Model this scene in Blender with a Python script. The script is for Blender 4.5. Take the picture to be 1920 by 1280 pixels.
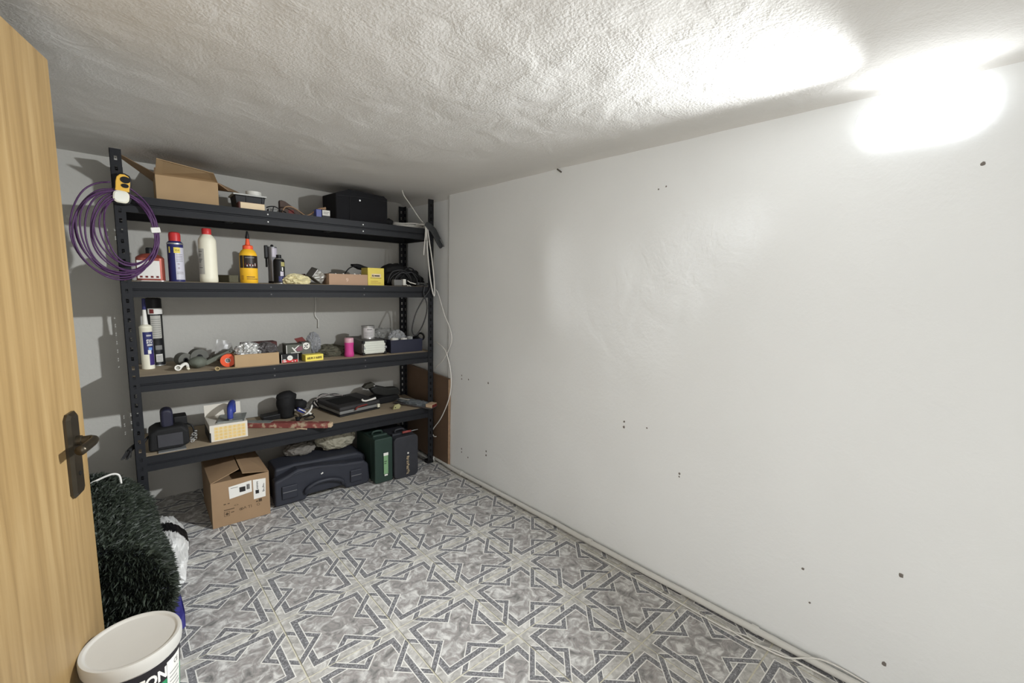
import bpy, bmesh, math, random
from mathutils import Vector, Matrix, noise
random.seed(7)
for o in list(bpy.data.objects): bpy.data.objects.remove(o)
SC = bpy.context.scene
COL = SC.collection
R = math.radians
# light and exposure (tuned against the photograph)
WORLD = 1.2
EXPO = 1.08
LAMP = 4.2
RIM = .7
BEAM, BEAM_OFF, SPREAD, AIM = 13.0, .054, 95, (-1.60, 1.45, -.92)  # added aimed light at the lamp: power, offset, spread, direction
LAMPC = (.94, .975, 1.0)
# ------------------------------------------------------------------ camera
CAM_LOC = Vector((-1.5405, -2.6465, 1.2603)); YAW, PITCH, ROLL, FPX = 0.7038, 0.1271, 0.025, 834.0
cd = bpy.data.cameras.new('camera'); cam = bpy.data.objects.new('camera', cd); COL.objects.link(cam)
fwd = Vector((math.sin(YAW)*math.cos(PITCH), math.cos(YAW)*math.cos(PITCH), -math.sin(PITCH)))
rgt = Vector((math.cos(YAW), -math.sin(YAW), 0)); upv = rgt.cross(fwd)
r2 = rgt*math.cos(ROLL)+upv*math.sin(ROLL); u2 = -rgt*math.sin(ROLL)+upv*math.cos(ROLL)
mm = Matrix.Identity(4)
for i in range(3): mm[i][0], mm[i][1], mm[i][2], mm[i][3] = r2[i], u2[i], -fwd[i], CAM_LOC[i]
cam.matrix_world = mm
cd.sensor_fit = 'HORIZONTAL'; cd.sensor_width = 36; cd.lens = FPX/1920*36; cd.clip_start = .02
SC.camera = cam
# ------------------------------------------------------------------ world: even added fill light, entering by the open side behind the camera
w = bpy.data.worlds.new('world'); SC.world = w; w.use_nodes = True
w.node_tree.nodes['Background'].inputs[0].default_value = (1.0, .985, .96, 1)
w.node_tree.nodes['Background'].inputs[1].default_value = WORLD
SC.view_settings.view_transform = 'Standard'; SC.view_settings.look = 'None'
SC.view_settings.gamma = 1; SC.view_settings.use_curve_mapping = False
SC.view_settings.exposure = EXPO
# ------------------------------------------------------------------ helpers
def lin(c):
    f = lambda v: (v/12.92 if v <= .04045 else ((v+.055)/1.055)**2.4)
    return tuple(f(x/255) for x in c)+(1,)
MATS = {}
def mat(name, rgb, rough=.6, metal=0., var=.12, scale=30., bump=0., bscale=200., spec=.3, trans=0., alpha=1., emit=None, coat=0.):
    """one-colour procedural material with a little noise mottling and fine relief"""
    if name in MATS: return MATS[name]
    m = bpy.data.materials.new(name); m.use_nodes = True; nt = m.node_tree; b = nt.nodes['Principled BSDF']
    c = lin(rgb)
    tc = nt.nodes.new('ShaderNodeTexCoord')
    if var > 0:
        n = nt.nodes.new('ShaderNodeTexNoise'); n.inputs['Scale'].default_value = scale; n.inputs['Detail'].default_value = 5
        nt.links.new(tc.outputs['Object'], n.inputs['Vector'])
        mx = nt.nodes.new('ShaderNodeMix'); mx.data_type = 'RGBA'
        mx.inputs[6].default_value = tuple(x*(1-var) for x in c[:3])+(1,); mx.inputs[7].default_value = tuple(min(1, x*(1+var)) for x in c[:3])+(1,)
        nt.links.new(n.outputs['Fac'], mx.inputs[0]); nt.links.new(mx.outputs[2], b.inputs['Base Color'])
    else: b.inputs['Base Color'].default_value = c
    b.inputs['Roughness'].default_value = rough; b.inputs['Metallic'].default_value = metal
    b.inputs['Specular IOR Level'].default_value = spec; b.inputs['Transmission Weight'].default_value = trans
    b.inputs['Alpha'].default_value = alpha; b.inputs['Coat Weight'].default_value = coat
    if emit: b.inputs['Emission Color'].default_value = lin(emit[0]); b.inputs['Emission Strength'].default_value = emit[1]
    if bump > 0:
        n2 = nt.nodes.new('ShaderNodeTexNoise'); n2.inputs['Scale'].default_value = bscale; n2.inputs['Detail'].default_value = 4
        nt.links.new(tc.outputs['Object'], n2.inputs['Vector'])
        bp = nt.nodes.new('ShaderNodeBump'); bp.inputs['Strength'].default_value = bump; bp.inputs['Distance'].default_value = .002
        nt.links.new(n2.outputs['Fac'], bp.inputs['Height']); nt.links.new(bp.outputs['Normal'], b.inputs['Normal'])
    MATS[name] = m; return m
WLOC = {}
class MB:
    """collects verts and faces (world coordinates) and links them as ONE mesh object"""
    def __init__(s): s.v = []; s.f = []; s.mi = []; s.m = 0
    def mesh(s, vs, fs, M=None):
        k = len(s.v)
        s.v += [tuple(M @ Vector(p)) if M else tuple(p) for p in vs]
        s.f += [tuple(i+k for i in f) for f in fs]; s.mi += [s.m]*len(fs); return s
    def box(s, x0, x1, y0, y1, z0, z1, M=None):
        v = [(x, y, z) for z in (z0, z1) for y in (y0, y1) for x in (x0, x1)]
        return s.mesh(v, [(0, 2, 3, 1), (4, 5, 7, 6), (0, 1, 5, 4), (2, 6, 7, 3), (0, 4, 6, 2), (1, 3, 7, 5)], M)
    def prism(s, poly, ax, a0, a1, M=None):
        """closed polygon extruded along ax: 'x' poly=(y,z), 'y' poly=(x,z), 'z' poly=(x,y)"""
        def pt(p, a): return {'x': (a, p[0], p[1]), 'y': (p[0], a, p[1]), 'z': (p[0], p[1], a)}[ax]
        n = len(poly); v = [pt(p, a0) for p in poly]+[pt(p, a1) for p in poly]
        f = [(i, (i+1) % n, n+(i+1) % n, n+i) for i in range(n)]+[tuple(range(n))[::-1], tuple(range(n, 2*n))]
        return s.mesh(v, f, M)
    def lathe(s, c, prof, seg=20, M=None, sx=1., sy=1.):
        v = []; f = []
        for (r, z) in prof:
            for i in range(seg):
                a = 2*math.pi*i/seg; v.append((c[0]+sx*r*math.cos(a), c[1]+sy*r*math.sin(a), c[2]+z))
        n = len(prof)
        for j in range(n-1):
            for i in range(seg):
                f.append((j*seg+i, j*seg+(i+1) % seg, (j+1)*seg+(i+1) % seg, (j+1)*seg+i))
        if prof[0][0] > 1e-4: f.append(tuple(range(seg))[::-1])
        if prof[-1][0] > 1e-4: f.append(tuple(range((n-1)*seg, n*seg)))
        return s.mesh(v, f, M)
    def tube(s, pts, r, seg=6, smooth=0, closed=False, M=None):
        P = [Vector(p) for p in pts]
        if smooth: P = catmull(P, smooth, closed)
        n = len(P); v = []; f = []; up = None
        for i in range(n):
            a = P[(i-1) % n] if (closed or i > 0) else P[i]; b = P[(i+1) % n] if (closed or i < n-1) else P[i]
            t = (b-a).normalized() if (b-a).length > 1e-9 else Vector((0, 0, 1))
            if up is None: up = t.orthogonal().normalized()
            up = up-t*up.dot(t)
            up = up.normalized() if up.length > 1e-6 else t.orthogonal().normalized()
            w_ = t.cross(up); rr = r(i/(n-1)) if callable(r) else r
            for k in range(seg):
                q = 2*math.pi*k/seg; v.append(P[i]+up*rr*math.cos(q)+w_*rr*math.sin(q))
        for i in range(n if closed else n-1):
            j = (i+1) % n
            for k in range(seg): f.append((i*seg+k, i*seg+(k+1) % seg, j*seg+(k+1) % seg, j*seg+k))
        if not closed: f += [tuple(range(seg))[::-1], tuple(range((n-1)*seg, n*seg))]
        return s.mesh(v, f, M)
    def blob(s, c, rad, amp=.2, freq=2., seed=0, sub=3, zmin=None, ridge=False, M=None):
        bm = bmesh.new(); bmesh.ops.create_icosphere(bm, subdivisions=sub, radius=1)
        for q in bm.verts:
            d = q.co.normalized(); p = d*freq+Vector((seed*7.1, seed*3.3, seed*1.7))
            nn = noise.noise(p)+.5*noise.noise(p*2.1)
            if ridge: nn = (.5-abs(noise.noise(p)))*1.2+.5*(.4-abs(noise.noise(p*2.3)))+.28*(.4-abs(noise.noise(p*4.9)))
            k = 1+amp*nn
            x = Vector((c[0]+d.x*rad[0]*k, c[1]+d.y*rad[1]*k, c[2]+d.z*rad[2]*k))
            if zmin is not None and x.z < zmin: x.z = zmin
            q.co = x
        bm.verts.ensure_lookup_table(); v = [tuple(q.co) for q in bm.verts]; f = [tuple(q.index for q in g.verts) for g in bm.faces]
        bm.free(); return s.mesh(v, f, M)
    def build(s, name, mats, parent=None, bevel=0., seg=2, smooth=False, base=None):
        if not isinstance(mats, (list, tuple)): mats = [mats]
        if parent is not None: o0 = WLOC[parent.name]
        else:
            xs = [p[0] for p in s.v]; ys = [p[1] for p in s.v]; zs = [p[2] for p in s.v]
            o0 = Vector(base) if base else Vector(((min(xs)+max(xs))/2, (min(ys)+max(ys))/2, min(zs)))
        me = bpy.data.meshes.new(name)
        me.from_pydata([(p[0]-o0.x, p[1]-o0.y, p[2]-o0.z) for p in s.v], [], s.f)
        for m in mats: me.materials.append(m)
        for i, p in enumerate(me.polygons): p.material_index = s.mi[i]; p.use_smooth = bool(smooth)
        bm = bmesh.new(); bm.from_mesh(me); bmesh.ops.recalc_face_normals(bm, faces=bm.faces); bm.to_mesh(me); bm.free()
        o = bpy.data.objects.new(name, me); COL.objects.link(o)
        if parent is not None: o.parent = parent
        else: o.location = o0
        WLOC[o.name] = o0.copy()
        if smooth and smooth is not True: pass
        if bevel > 0:
            md = o.modifiers.new('bevel', 'BEVEL'); md.width = bevel; md.segments = seg; md.limit_method = 'ANGLE'; md.angle_limit = R(40)
        if smooth == 'angle':
            for e in me.edges: pass
            me.set_sharp_from_angle(angle=R(45))
        return o
def catmull(P, k, closed=False):
    n = len(P); out = []
    g = (lambda i: P[i % n]) if closed else (lambda i: P[max(0, min(n-1, i))])
    for i in range(n if closed else n-1):
        p0, p1, p2, p3 = g(i-1), g(i), g(i+1), g(i+2)
        for j in range(k):
            t = j/k
            out.append(.5*((2*p1)+(p2-p0)*t+(2*p0-5*p1+4*p2-p3)*t*t+(3*p1-p0-3*p2+p3)*t**3))
    if not closed: out.append(P[-1])
    return out
def tag(o, label=None, cat=None, group=None, kind=None):
    if label: o['label'] = label
    if cat: o['category'] = cat
    if group: o['group'] = group
    if kind: o['kind'] = kind
    return o
def thing(name, loc, label, cat, group=None):
    o = bpy.data.objects.new(name, None); COL.objects.link(o); o.location = loc; o.empty_display_size = .05
    WLOC[o.name] = Vector(loc); return tag(o, label, cat, group)
def rot(c, ax, deg):
    c = Vector(c); return Matrix.Translation(c) @ Matrix.Rotation(R(deg), 4, ax) @ Matrix.Translation(-c)
def rrect(x0, x1, z0, z1, r, n=4):
    out = []
    for cx, cz, a0 in ((x1-r, z1-r, 0), (x0+r, z1-r, 90), (x0+r, z0+r, 180), (x1-r, z0+r, 270)):
        for i in range(n+1):
            a = R(a0+90*i/n); out.append((cx+r*math.cos(a), cz+r*math.sin(a)))
    return out
def text(s, size, bold=0.):
    """flat lettering as (verts, faces) in the xy plane, origin at the left baseline"""
    cu = bpy.data.curves.new('lettering', 'FONT'); cu.body = s; cu.size = size; cu.offset = bold; cu.resolution_u = 3
    ob = bpy.data.objects.new('lettering', cu); COL.objects.link(ob)
    dg = bpy.context.evaluated_depsgraph_get(); me = bpy.data.meshes.new_from_object(ob.evaluated_get(dg))
    v = [tuple(q.co) for q in me.vertices]; f = [tuple(p.vertices) for p in me.polygons]
    bpy.data.objects.remove(ob); bpy.data.curves.remove(cu); bpy.data.meshes.remove(me)
    return v, f
def put_text(mb, s, size, at, width=None, bold=0., upright=True, M=None):
    """lettering on a plane facing -y, left baseline at 'at'"""
    v, f = text(s, size, bold)
    mx = max(p[0] for p in v); k = (width/mx) if width else 1
    mb.mesh([(at[0]+p[0]*k, at[1], at[2]+p[1]) for p in v], f, M); return mb

# ------------------------------------------------------------------ room surfaces
def plaster(name, rgb, stipple, sscale, mottle=.05):
    m = bpy.data.materials.new(name); m.use_nodes = True; nt = m.node_tree; b = nt.nodes['Principled BSDF']
    N = nt.nodes.new; L = nt.links.new
    tc = N('ShaderNodeTexCoord'); c = lin(rgb)
    n1 = N('ShaderNodeTexNoise'); n1.inputs['Scale'].default_value = 2.2; n1.inputs['Detail'].default_value = 6; n1.inputs['Roughness'].default_value = .6
    L(tc.outputs['Object'], n1.inputs['Vector'])
    mx = N('ShaderNodeMix'); mx.data_type = 'RGBA'
    mx.inputs[6].default_value = tuple(x*(1-mottle) for x in c[:3])+(1,); mx.inputs[7].default_value = tuple(min(1, x*(1+mottle)) for x in c[:3])+(1,)
    L(n1.outputs['Fac'], mx.inputs[0]); L(mx.outputs[2], b.inputs['Base Color'])
    b.inputs['Roughness'].default_value = .85; b.inputs['Specular IOR Level'].default_value = .08
    n2 = N('ShaderNodeTexNoise'); n2.inputs['Scale'].default_value = sscale; n2.inputs['Detail'].default_value = 3
    n3 = N('ShaderNodeTexNoise'); n3.inputs['Scale'].default_value = 7; n3.inputs['Detail'].default_value = 6; n3.inputs['Distortion'].default_value = 1.2
    L(tc.outputs['Object'], n2.inputs['Vector']); L(tc.outputs['Object'], n3.inputs['Vector'])
    # stipple strength varies in patches, as rolled and trowelled plaster does
    ml = N('ShaderNodeMath'); ml.operation = 'MULTIPLY'; L(n2.outputs['Fac'], ml.inputs[0]); L(n3.outputs['Fac'], ml.inputs[1])
    ad = N('ShaderNodeMath'); ad.operation = 'MULTIPLY_ADD'; L(n3.outputs['Fac'], ad.inputs[0]); ad.inputs[1].default_value = 1.2; L(ml.outputs[0], ad.inputs[2])
    bp = N('ShaderNodeBump'); bp.inputs['Strength'].default_value = stipple; bp.inputs['Distance'].default_value = .012
    L(ad.outputs[0], bp.inputs['Height']); L(bp.outputs['Normal'], b.inputs['Normal'])
    return m
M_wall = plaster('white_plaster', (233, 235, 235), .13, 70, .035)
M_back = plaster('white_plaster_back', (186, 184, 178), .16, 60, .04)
M_ceil = plaster('stippled_plaster', (216, 214, 210), .24, 130, .04)
WXA, WXB = .0438, -.0567                      # right wall: x = WXA + WXB*y
CZ = lambda x, y: 1.8344-.0134*x-.010*y       # ceiling height
YB = .475                                     # back wall
XL = -2.02                                    # left wall
def sheet(name, mt, fn, nu, nv, label=None):
    vs = [fn(i/nu, j/nv) for j in range(nv+1) for i in range(nu+1)]
    fs = [(j*(nu+1)+i, j*(nu+1)+i+1, (j+1)*(nu+1)+i+1, (j+1)*(nu+1)+i) for j in range(nv) for i in range(nu)]
    me = bpy.data.meshes.new(name); me.from_pydata(vs, [], fs); me.materials.append(mt)
    for p in me.polygons: p.use_smooth = True
    o = bpy.data.objects.new(name, me); COL.objects.link(o); WLOC[o.name] = Vector((0, 0, 0)); o['kind'] = 'structure'
    if label: o['label'] = label
    return o
sst = lambda a, b, x: (lambda t: t*t*(3-2*t))(max(0, min(1, (x-a)/(b-a))))
def rw_disp(y, z):
    """how far the hand-plastered right wall swells into the room"""
    d = .005*noise.noise(Vector((y*1.6, z*1.6, 4)))+.0022*noise.noise(Vector((y*5, z*5, 9)))
    d += .016*math.exp(-((y+.98)/.14)**2-((z-1.42)/.22)**2)+.012*math.exp(-((y+1.02)/.16)**2-((z-1.12)/.14)**2)
    d += .003*sst(-1.40, -1.60, y)*sst(1.15, .75, z)
    d -= .030*sst(-.105, -.075, y)
    return d
def f_right(u, v):
    y = YB+.06-u*3.9; z = -.02+v*1.96
    return (WXA+WXB*y-rw_disp(y, z), y, z)
wall_right = sheet('wall_right', M_wall, f_right, 290, 130, 'white hand plastered wall, uneven, carrying the oval lamp')
def f_back(u, v):
    x = XL-.05+u*(2.2); z = -.02+v*1.96
    return (x, YB-.004*noise.noise(Vector((x*1.7, z*1.7, 1)))-.002*noise.noise(Vector((x*5, z*5, 2))), z)
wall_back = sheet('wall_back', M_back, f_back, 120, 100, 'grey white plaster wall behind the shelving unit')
def f_left(u, v):
    y = YB+.05-u*2.9; z = -.02+v*1.96
    return (XL+.004*noise.noise(Vector((y*1.7, z*1.7, 6))), y, z)
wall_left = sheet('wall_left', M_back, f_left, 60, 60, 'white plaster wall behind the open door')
def f_front(u, v):
    x = -.95+u*1.25; z = -.02+v*1.96
    return (x, -3.30+.004*noise.noise(Vector((x*1.7, z*1.7, 8))), z)
wall_front_added = sheet('wall_front_added', M_wall, f_front, 30, 40, 'unseen white plaster wall added behind the camera to cut the world light')  # unseen wall, added to keep world light off the right wall
def f_ceil(u, v):
    x = -2.35+u*2.75; y = .56-v*3.95
    d = .006*noise.noise(Vector((x*1.5, y*1.5, 3)))+.0035*noise.noise(Vector((x*4, y*4, 5)))+.0012*noise.noise(Vector((x*11, y*11, 5)))
    e = (WXA+WXB*y)-x                          # rounded cove towards the right wall
    d -= .012*max(0, 1-e/.05)**2 if e < .05 else 0
    return (x, y, CZ(x, y)+d)
ceiling = sheet('ceiling', M_ceil, f_ceil, 200, 260, 'low white ceiling of rough stippled plaster')
# ------------------------------------------------------------------ floor: square printed tiles, each its own piece
def stone(name, cols, scale, detail=8, bump=.0):
    m = bpy.data.materials.new(name); m.use_nodes = True; nt = m.node_tree; b = nt.nodes['Principled BSDF']
    N = nt.nodes.new; L = nt.links.new
    g = N('ShaderNodeNewGeometry'); n = N('ShaderNodeTexNoise'); n.inputs['Scale'].default_value = scale; n.inputs['Detail'].default_value = detail
    n.inputs['Roughness'].default_value = .62; n.inputs['Distortion'].default_value = 1.0
    L(g.outputs['Position'], n.inputs['Vector'])
    cr = N('ShaderNodeValToRGB'); e = cr.color_ramp.elements
    while len(e) < len(cols): e.new(.5)
    for q, (p, c) in zip(e, cols): q.position = p; q.color = lin(c)
    L(n.outputs['Fac'], cr.inputs[0]); L(cr.outputs[0], b.inputs['Base Color'])
    b.inputs['Roughness'].default_value = .55; b.inputs['Specular IOR Level'].default_value = .3
    return m
M_marble = stone('marbled_print', [(.30, (107, 106, 105)), (.40, (139, 138, 136)), (.48, (159, 154, 152)), (.54, (176, 175, 173)), (.64, (212, 211, 208))], 24)
M_cream = stone('cream_print', [(.30, (141, 139, 137)), (.45, (172, 170, 166)), (.55, (190, 188, 184)), (.66, (214, 213, 208))], 28)
M_band = stone('speckled_grey_print', [(.36, (94, 94, 96)), (.46, (113, 113, 116)), (.54, (128, 128, 131)), (.64, (168, 168, 170))], 150, 3)
M_line = mat('white_line_print', (228, 227, 222), .5, var=.03)
M_grout = mat('cream_grout', (206, 202, 184), .8, var=.1, scale=80)
TS = .3135; GA = R(2.2); G0 = Vector((-.893, -.947, 0))      # tile pitch, laying angle, one known crossing
def tile_mesh():
    """unit tile 0..1; layers of print a hair above each other; returns list of (polygon, z, material)"""
    P = []; g = .0028/TS
    def q(pts, z, m): P.append(([(x, y) for x, y in pts], z, m))
    q([(g, g), (1-g, g), (1-g, 1-g), (g, 1-g)], 0, 0)
    a = .088
    for k in range(4):
        def T(pts):
            o = []
            for x, y in pts:
                x, y = x-.5, y-.5
                for _ in range(k): x, y = -y, x
                o.append((x+.5, y+.5))
            return o
        q(T([(g, g), (1-g, g), (1-a, a), (a, a)]), 1, 1)          # cream border strip
        A, B, l = .320, .214, .016                                   # diamond band round the middle of each side
        c = .5
        # arm that dives under the ring (upper one on the left side), then the pale nook inside the apex
        def arm(sg, x0, x1, lo, hi):
            return [(x1, c+sg*(hi-x1)), (x0, c+sg*(hi-x0)), (x0, c+sg*(lo-x0)), (min(x1, lo), c+sg*(lo-min(x1, lo)))]
        q(T([(.165, c+.055), (.222, c), (.165, c-.055)]), 1, 1)
        q(T([(g, c+A-g), (A, c), (B, c), (g, c+B-g)]), 2, 3)
        q(T([(g, c+A-l-g), (A-l, c), (B+l, c), (g, c+B+l-g)]), 3, 2)
        for lo, hi, z, m in ((.082, .168, 4, 3), (.093, .157, 5, 2)):
            q(T([(lo, lo), (1-lo, lo), (1-hi, hi), (hi, hi)]), z, m)
        q(T([(g, c-A+g), (A, c), (B, c), (g, c-B+g)]), 6, 3)
        q(T([(g, c-A+l+g), (A-l, c), (B+l, c), (g, c-B-l+g)]), 7, 2)
        q(T([(A-l, c), (A-l-.03, c+.03), (B+l-.03, c+.03), (B+l, c)]), 7.2, 2)
    return P
TP = tile_mesh()
LZ = .00016
slab = MB().box(-2.35, .35, -3.2, .6, -.06, -.0028).build('floor', M_grout, base=(0, 0, 0)); tag(slab, 'grey marbled tile floor with an interlaced geometric print', kind='structure')
ex = Vector((math.cos(GA), math.sin(GA), 0)); ey = Vector((-math.sin(GA), math.cos(GA), 0))
def build_tile(me, inside=None):
    bm = bmesh.new(); base = []
    for pts, z, m in TP:
        vs = [bm.verts.new((x*TS, y*TS, z*LZ-7*LZ)) for x, y in pts]
        f = bm.faces.new(vs); f.material_index = m
        if z == 0: base.append(f)
    r = bmesh.ops.extrude_face_region(bm, geom=base)      # body under the print
    for e in r['geom']:
        if isinstance(e, bmesh.types.BMVert): e.co.z -= .0035
    bmesh.ops.recalc_face_normals(bm, faces=bm.faces)
    for f in bm.faces:
        if abs(f.normal.z) > .9 and f.calc_center_median().z > -.003 and f.normal.z < 0: f.normal_flip()
    if inside:
        for co, no in inside:
            bmesh.ops.bisect_plane(bm, geom=bm.verts[:]+bm.edges[:]+bm.faces[:], plane_co=co, plane_no=no, clear_outer=True)
    bm.to_mesh(me); bm.free()
    for m in (M_marble, M_cream, M_band, M_line): me.materials.append(m)
TM = bpy.data.meshes.new('floor_tile'); build_tile(TM)
for i in range(-5, 5):
    for j in range(-8, 6):
        o0 = G0+ex*i*TS+ey*j*TS
        cs = [o0+ex*a*TS+ey*b*TS for a in (0, 1) for b in (0, 1)]
        ins = lambda p: p.x < WXA+WXB*p.y and p.y < YB and p.x > XL-.3
        k = sum(ins(p) for p in cs)
        if k == 0 or cs[0].y < -3.1: continue
        me = TM
        if k < 4:
            me = bpy.data.meshes.new('floor_tile_cut')
            inv = Matrix.Rotation(-GA, 4, 'Z')
            nw = inv @ Vector((1, -WXB, 0)).normalized(); cw = inv @ (Vector((WXA+.004, 0, 0))-o0)
            nb = inv @ Vector((0, 1, 0)); cb = inv @ (Vector((0, YB, 0))-o0)
            build_tile(me, [(cw, nw), (cb, nb)])
            if not me.polygons: continue
        t = bpy.data.objects.new('floor_tile', me); COL.objects.link(t); t.parent = slab
        t.location = o0; t.rotation_euler = (0, 0, GA)
# ------------------------------------------------------------------ small marks in the right wall, its lamp, pipe and cables
M_hole = mat('dark_hole', (120, 114, 108), .9, var=.1)
def wall_pt(y, z, off=0.): return Vector((WXA+WXB*y-rw_disp(y, z)-off, y, z))
for (y, z, r) in ((-.262, .664, .006), (-.262, .641, .006), (-.335, .650, .006), (-.529, .661, .007), (-.27, .168, .006), (-.27, .146, .006), (-.34, .13, .006), (-.521, .225, .007), (-.521, .20, .008),
                  (-1.486, .655, .006), (-1.486, .63, .006), (-1.60, .655, .004), (-2.467, .417, .007), (-2.458, .113, .007), (-2.507, 1.606, .006), (-1.582, 1.663, .004), (-1.615, 1.67, .004), (-1.76, .50, .005), (-1.76, .487, .004), (-2.22, .31, .005), (-2.25, .20, .004)):
    p = wall_pt(y, z, .0012); mb = MB()
    n = 8; mb.mesh([(p.x, p.y, p.z)]+[(p.x+.0010, p.y+r*math.cos(6.283*i/n)*(.7+.5*random.random()), p.z+r*math.sin(6.283*i/n)*(.7+.5*random.random())) for i in range(n)],
            [(0, i+1, (i+1) % n+1) for i in range(n)])
    mb.build('screw_hole', M_hole, wall_right)
M_lampbody = mat('lamp_white', (240, 240, 240), .4, var=0)
M_glow = bpy.data.materials.new('lamp_glow'); M_glow.use_nodes = True
_b = M_glow.node_tree.nodes['Principled BSDF']; _b.inputs['Base Color'].default_value = (.9, .9, .9, 1)
_b.inputs['Emission Color'].default_value = LAMPC+(1,); _b.inputs['Emission Strength'].default_value = LAMP
def stadium(hx, hz, n=12):
    out = []
    for i in range(n+1): a = R(-90+180*i/n); out.append((hx-hz+hz*math.cos(a), hz*math.sin(a)))
    for i in range(n+1): a = R(90+180*i/n); out.append((-(hx-hz)+hz*math.cos(a), hz*math.sin(a)))
    return out
LY, LZc = -2.374, 1.758
lp = wall_pt(LY, LZc); lamp = thing('wall_lamp', lp, 'glowing white oval bulkhead lamp high on the right wall', 'lamp')
wy = Vector((-WXB, -1, 0)).normalized(); wn = Vector((-1, WXB, 0)).normalized()     # along the wall, out of the wall
def lampring(hx, hz, d): return [tuple(lp+wy*a+Vector((0, 0, b))+wn*d) for a, b in stadium(hx, hz)]
def loft(mb, rings, cap=True):
    n = len(rings[0]); v = [p for r in rings for p in r]; f = [(j*n+i, j*n+(i+1) % n, (j+1)*n+(i+1) % n, (j+1)*n+i) for j in range(len(rings)-1) for i in range(n)]
    if cap: f += [tuple(range(n))[::-1], tuple(range((len(rings)-1)*n, len(rings)*n))]
    mb.mesh(v, f); return mb
M_rim = bpy.data.materials.new('lamp_frosted_rim'); M_rim.use_nodes = True
_b = M_rim.node_tree.nodes['Principled BSDF']; _b.inputs['Base Color'].default_value = (.9, .9, .9, 1)
_b.inputs['Emission Color'].default_value = LAMPC+(1,); _b.inputs['Emission Strength'].default_value = RIM
loft(MB(), [lampring(.144, .074, -.014), lampring(.144, .074, .002)]).build('base', M_lampbody, lamp, smooth=False)
loft(MB(), [lampring(.148, .078, .0025), lampring(.148, .078, .022), lampring(.146, .076, .025)]).build('frosted_rim', M_rim, lamp, smooth=False)
loft(MB(), [lampring(.1455, .0755, .0252), lampring(.138, .068, .029), lampring(.122, .052, .032), lampring(.09, .022, .034)]).build('diffuser', M_glow, lamp, smooth=True)
_l = bpy.data.lights.new('added_aimed_light', 'AREA'); _l.shape = 'ELLIPSE'; _l.size = .085; _l.size_y = .06; _l.energy = BEAM; _l.spread = R(SPREAD); _l.color = LAMPC
_o = bpy.data.objects.new('added_aimed_light', _l); COL.objects.link(_o); _o.parent = lamp      # added light before the lamp, aimed to reach the shelves
_z = -Vector(AIM).normalized(); _x = Vector((0, 0, 1)).cross(_z).normalized(); _y = _z.cross(_x)
_m = Matrix.Identity(4)
for i in range(3): _m[i][0], _m[i][1], _m[i][2] = _x[i], _y[i], _z[i]
_m.translation = wn*BEAM_OFF; _o.matrix_local = _m
# pipe along the foot of the right wall
M_pipe = mat('white_pipe', (206, 205, 200), .45, var=.06, scale=12)
pp = thing('floor_pipe', (WXA-.02, 0, 0), 'thin white pipe running along the foot of the right wall', 'pipe')
pts = [(WXA+WXB*y-.024-max(-.012, rw_disp(y, .02)), y, .0155+.002*noise.noise(Vector((y*2, 0, 0)))) for y in [(.03-i*.11) for i in range(29)]]
MB().tube(pts, .0125, 10, 2).build('tube', M_pipe, pp, smooth=True)
for y in (.03, -.30, -1.35, -2.1):
    x = WXA+WXB*y-.024; MB().tube([(x, y+.012, .0155), (x+.0005, y-.012, .0155)], .0150, 10).build('clip', M_pipe, pp)
M_cable = mat('white_cable', (220, 218, 212), .5, var=.04)
tag(MB().tube([(.040, -1.38, .004), (.043, -1.47, .004), (.052, -1.65, .004), (.062, -1.84, .004), (.072, -2.02, .004), (.096, -2.09, .004), (.088, -2.14, .004), (.104, -2.22, .006), (.150, -2.30, .032), (.168, -2.40, .028), (.172, -2.55, .01)], .0028, 6, 5).build('thin_cable', M_cable, smooth=True),
    'thin pale cable lying on the floor and crossing over the wall pipe', 'cable')
tag(MB().tube([(.083, -2.02, .004), (.076, -2.07, .004), (.082, -2.12, .004), (.106, -2.19, .005), (.115, -2.26, .004), (.122, -2.33, .004)], .0028, 6, 5).build('thin_cable', M_cable, smooth=True),
    'short looped end of thin pale cable beside the wall pipe', 'cable')
nl = MB(); p = wall_pt(-1.054, 1.815); nl.tube([p, p+wn*.03+Vector((0, 0, .008))], .004, 6); tag(nl.build('nail', mat('rusty_nail', (96, 90, 84), .6, .3)), 'small dark nail where the right wall meets the ceiling', 'nail')
# brown board leaning against the far end of the right wall
M_hard = mat('brown_hardboard', (108, 88, 72), .7, var=.25, scale=6)
bd = MB(); M_ = None
bw = lambda y: WXA+WXB*y
bd.mesh([(bw(-.145)-.020, -.145, .012), (bw(.46)-.004, .46, .012), (bw(.46)-.006+.02, .46, .012), (bw(-.145)-.004, -.145, .012),
         (bw(-.145)-.014, -.145, .622), (bw(.46)-.002, .46, .640), (bw(.46)+.02, .46, .640), (bw(-.145)-.002, -.145, .622)],
        [(0, 1, 5, 4), (3, 2, 6, 7), (0, 4, 7, 3), (1, 2, 6, 5), (0, 3, 2, 1), (4, 5, 6, 7)])
brd = thing('hardboard_panel', (bw(0)-.01, .15, 0), 'brown hardboard panel against the right wall beside the shelving', 'board')
bd.build('panel', M_hard, brd)
eb = MB(); 
for i in range(14):
    z0 = .014+i*.0432; eb.box(bw(-.145)-.0215+.0008*random.random(), bw(-.145)-.0035, -.1485+.0012*random.random(), -.1452, z0, z0+.0428)
eb.build('edge_strip', mat('flaking_edge', (146, 120, 96), .8, var=.4, scale=60), brd)
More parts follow.
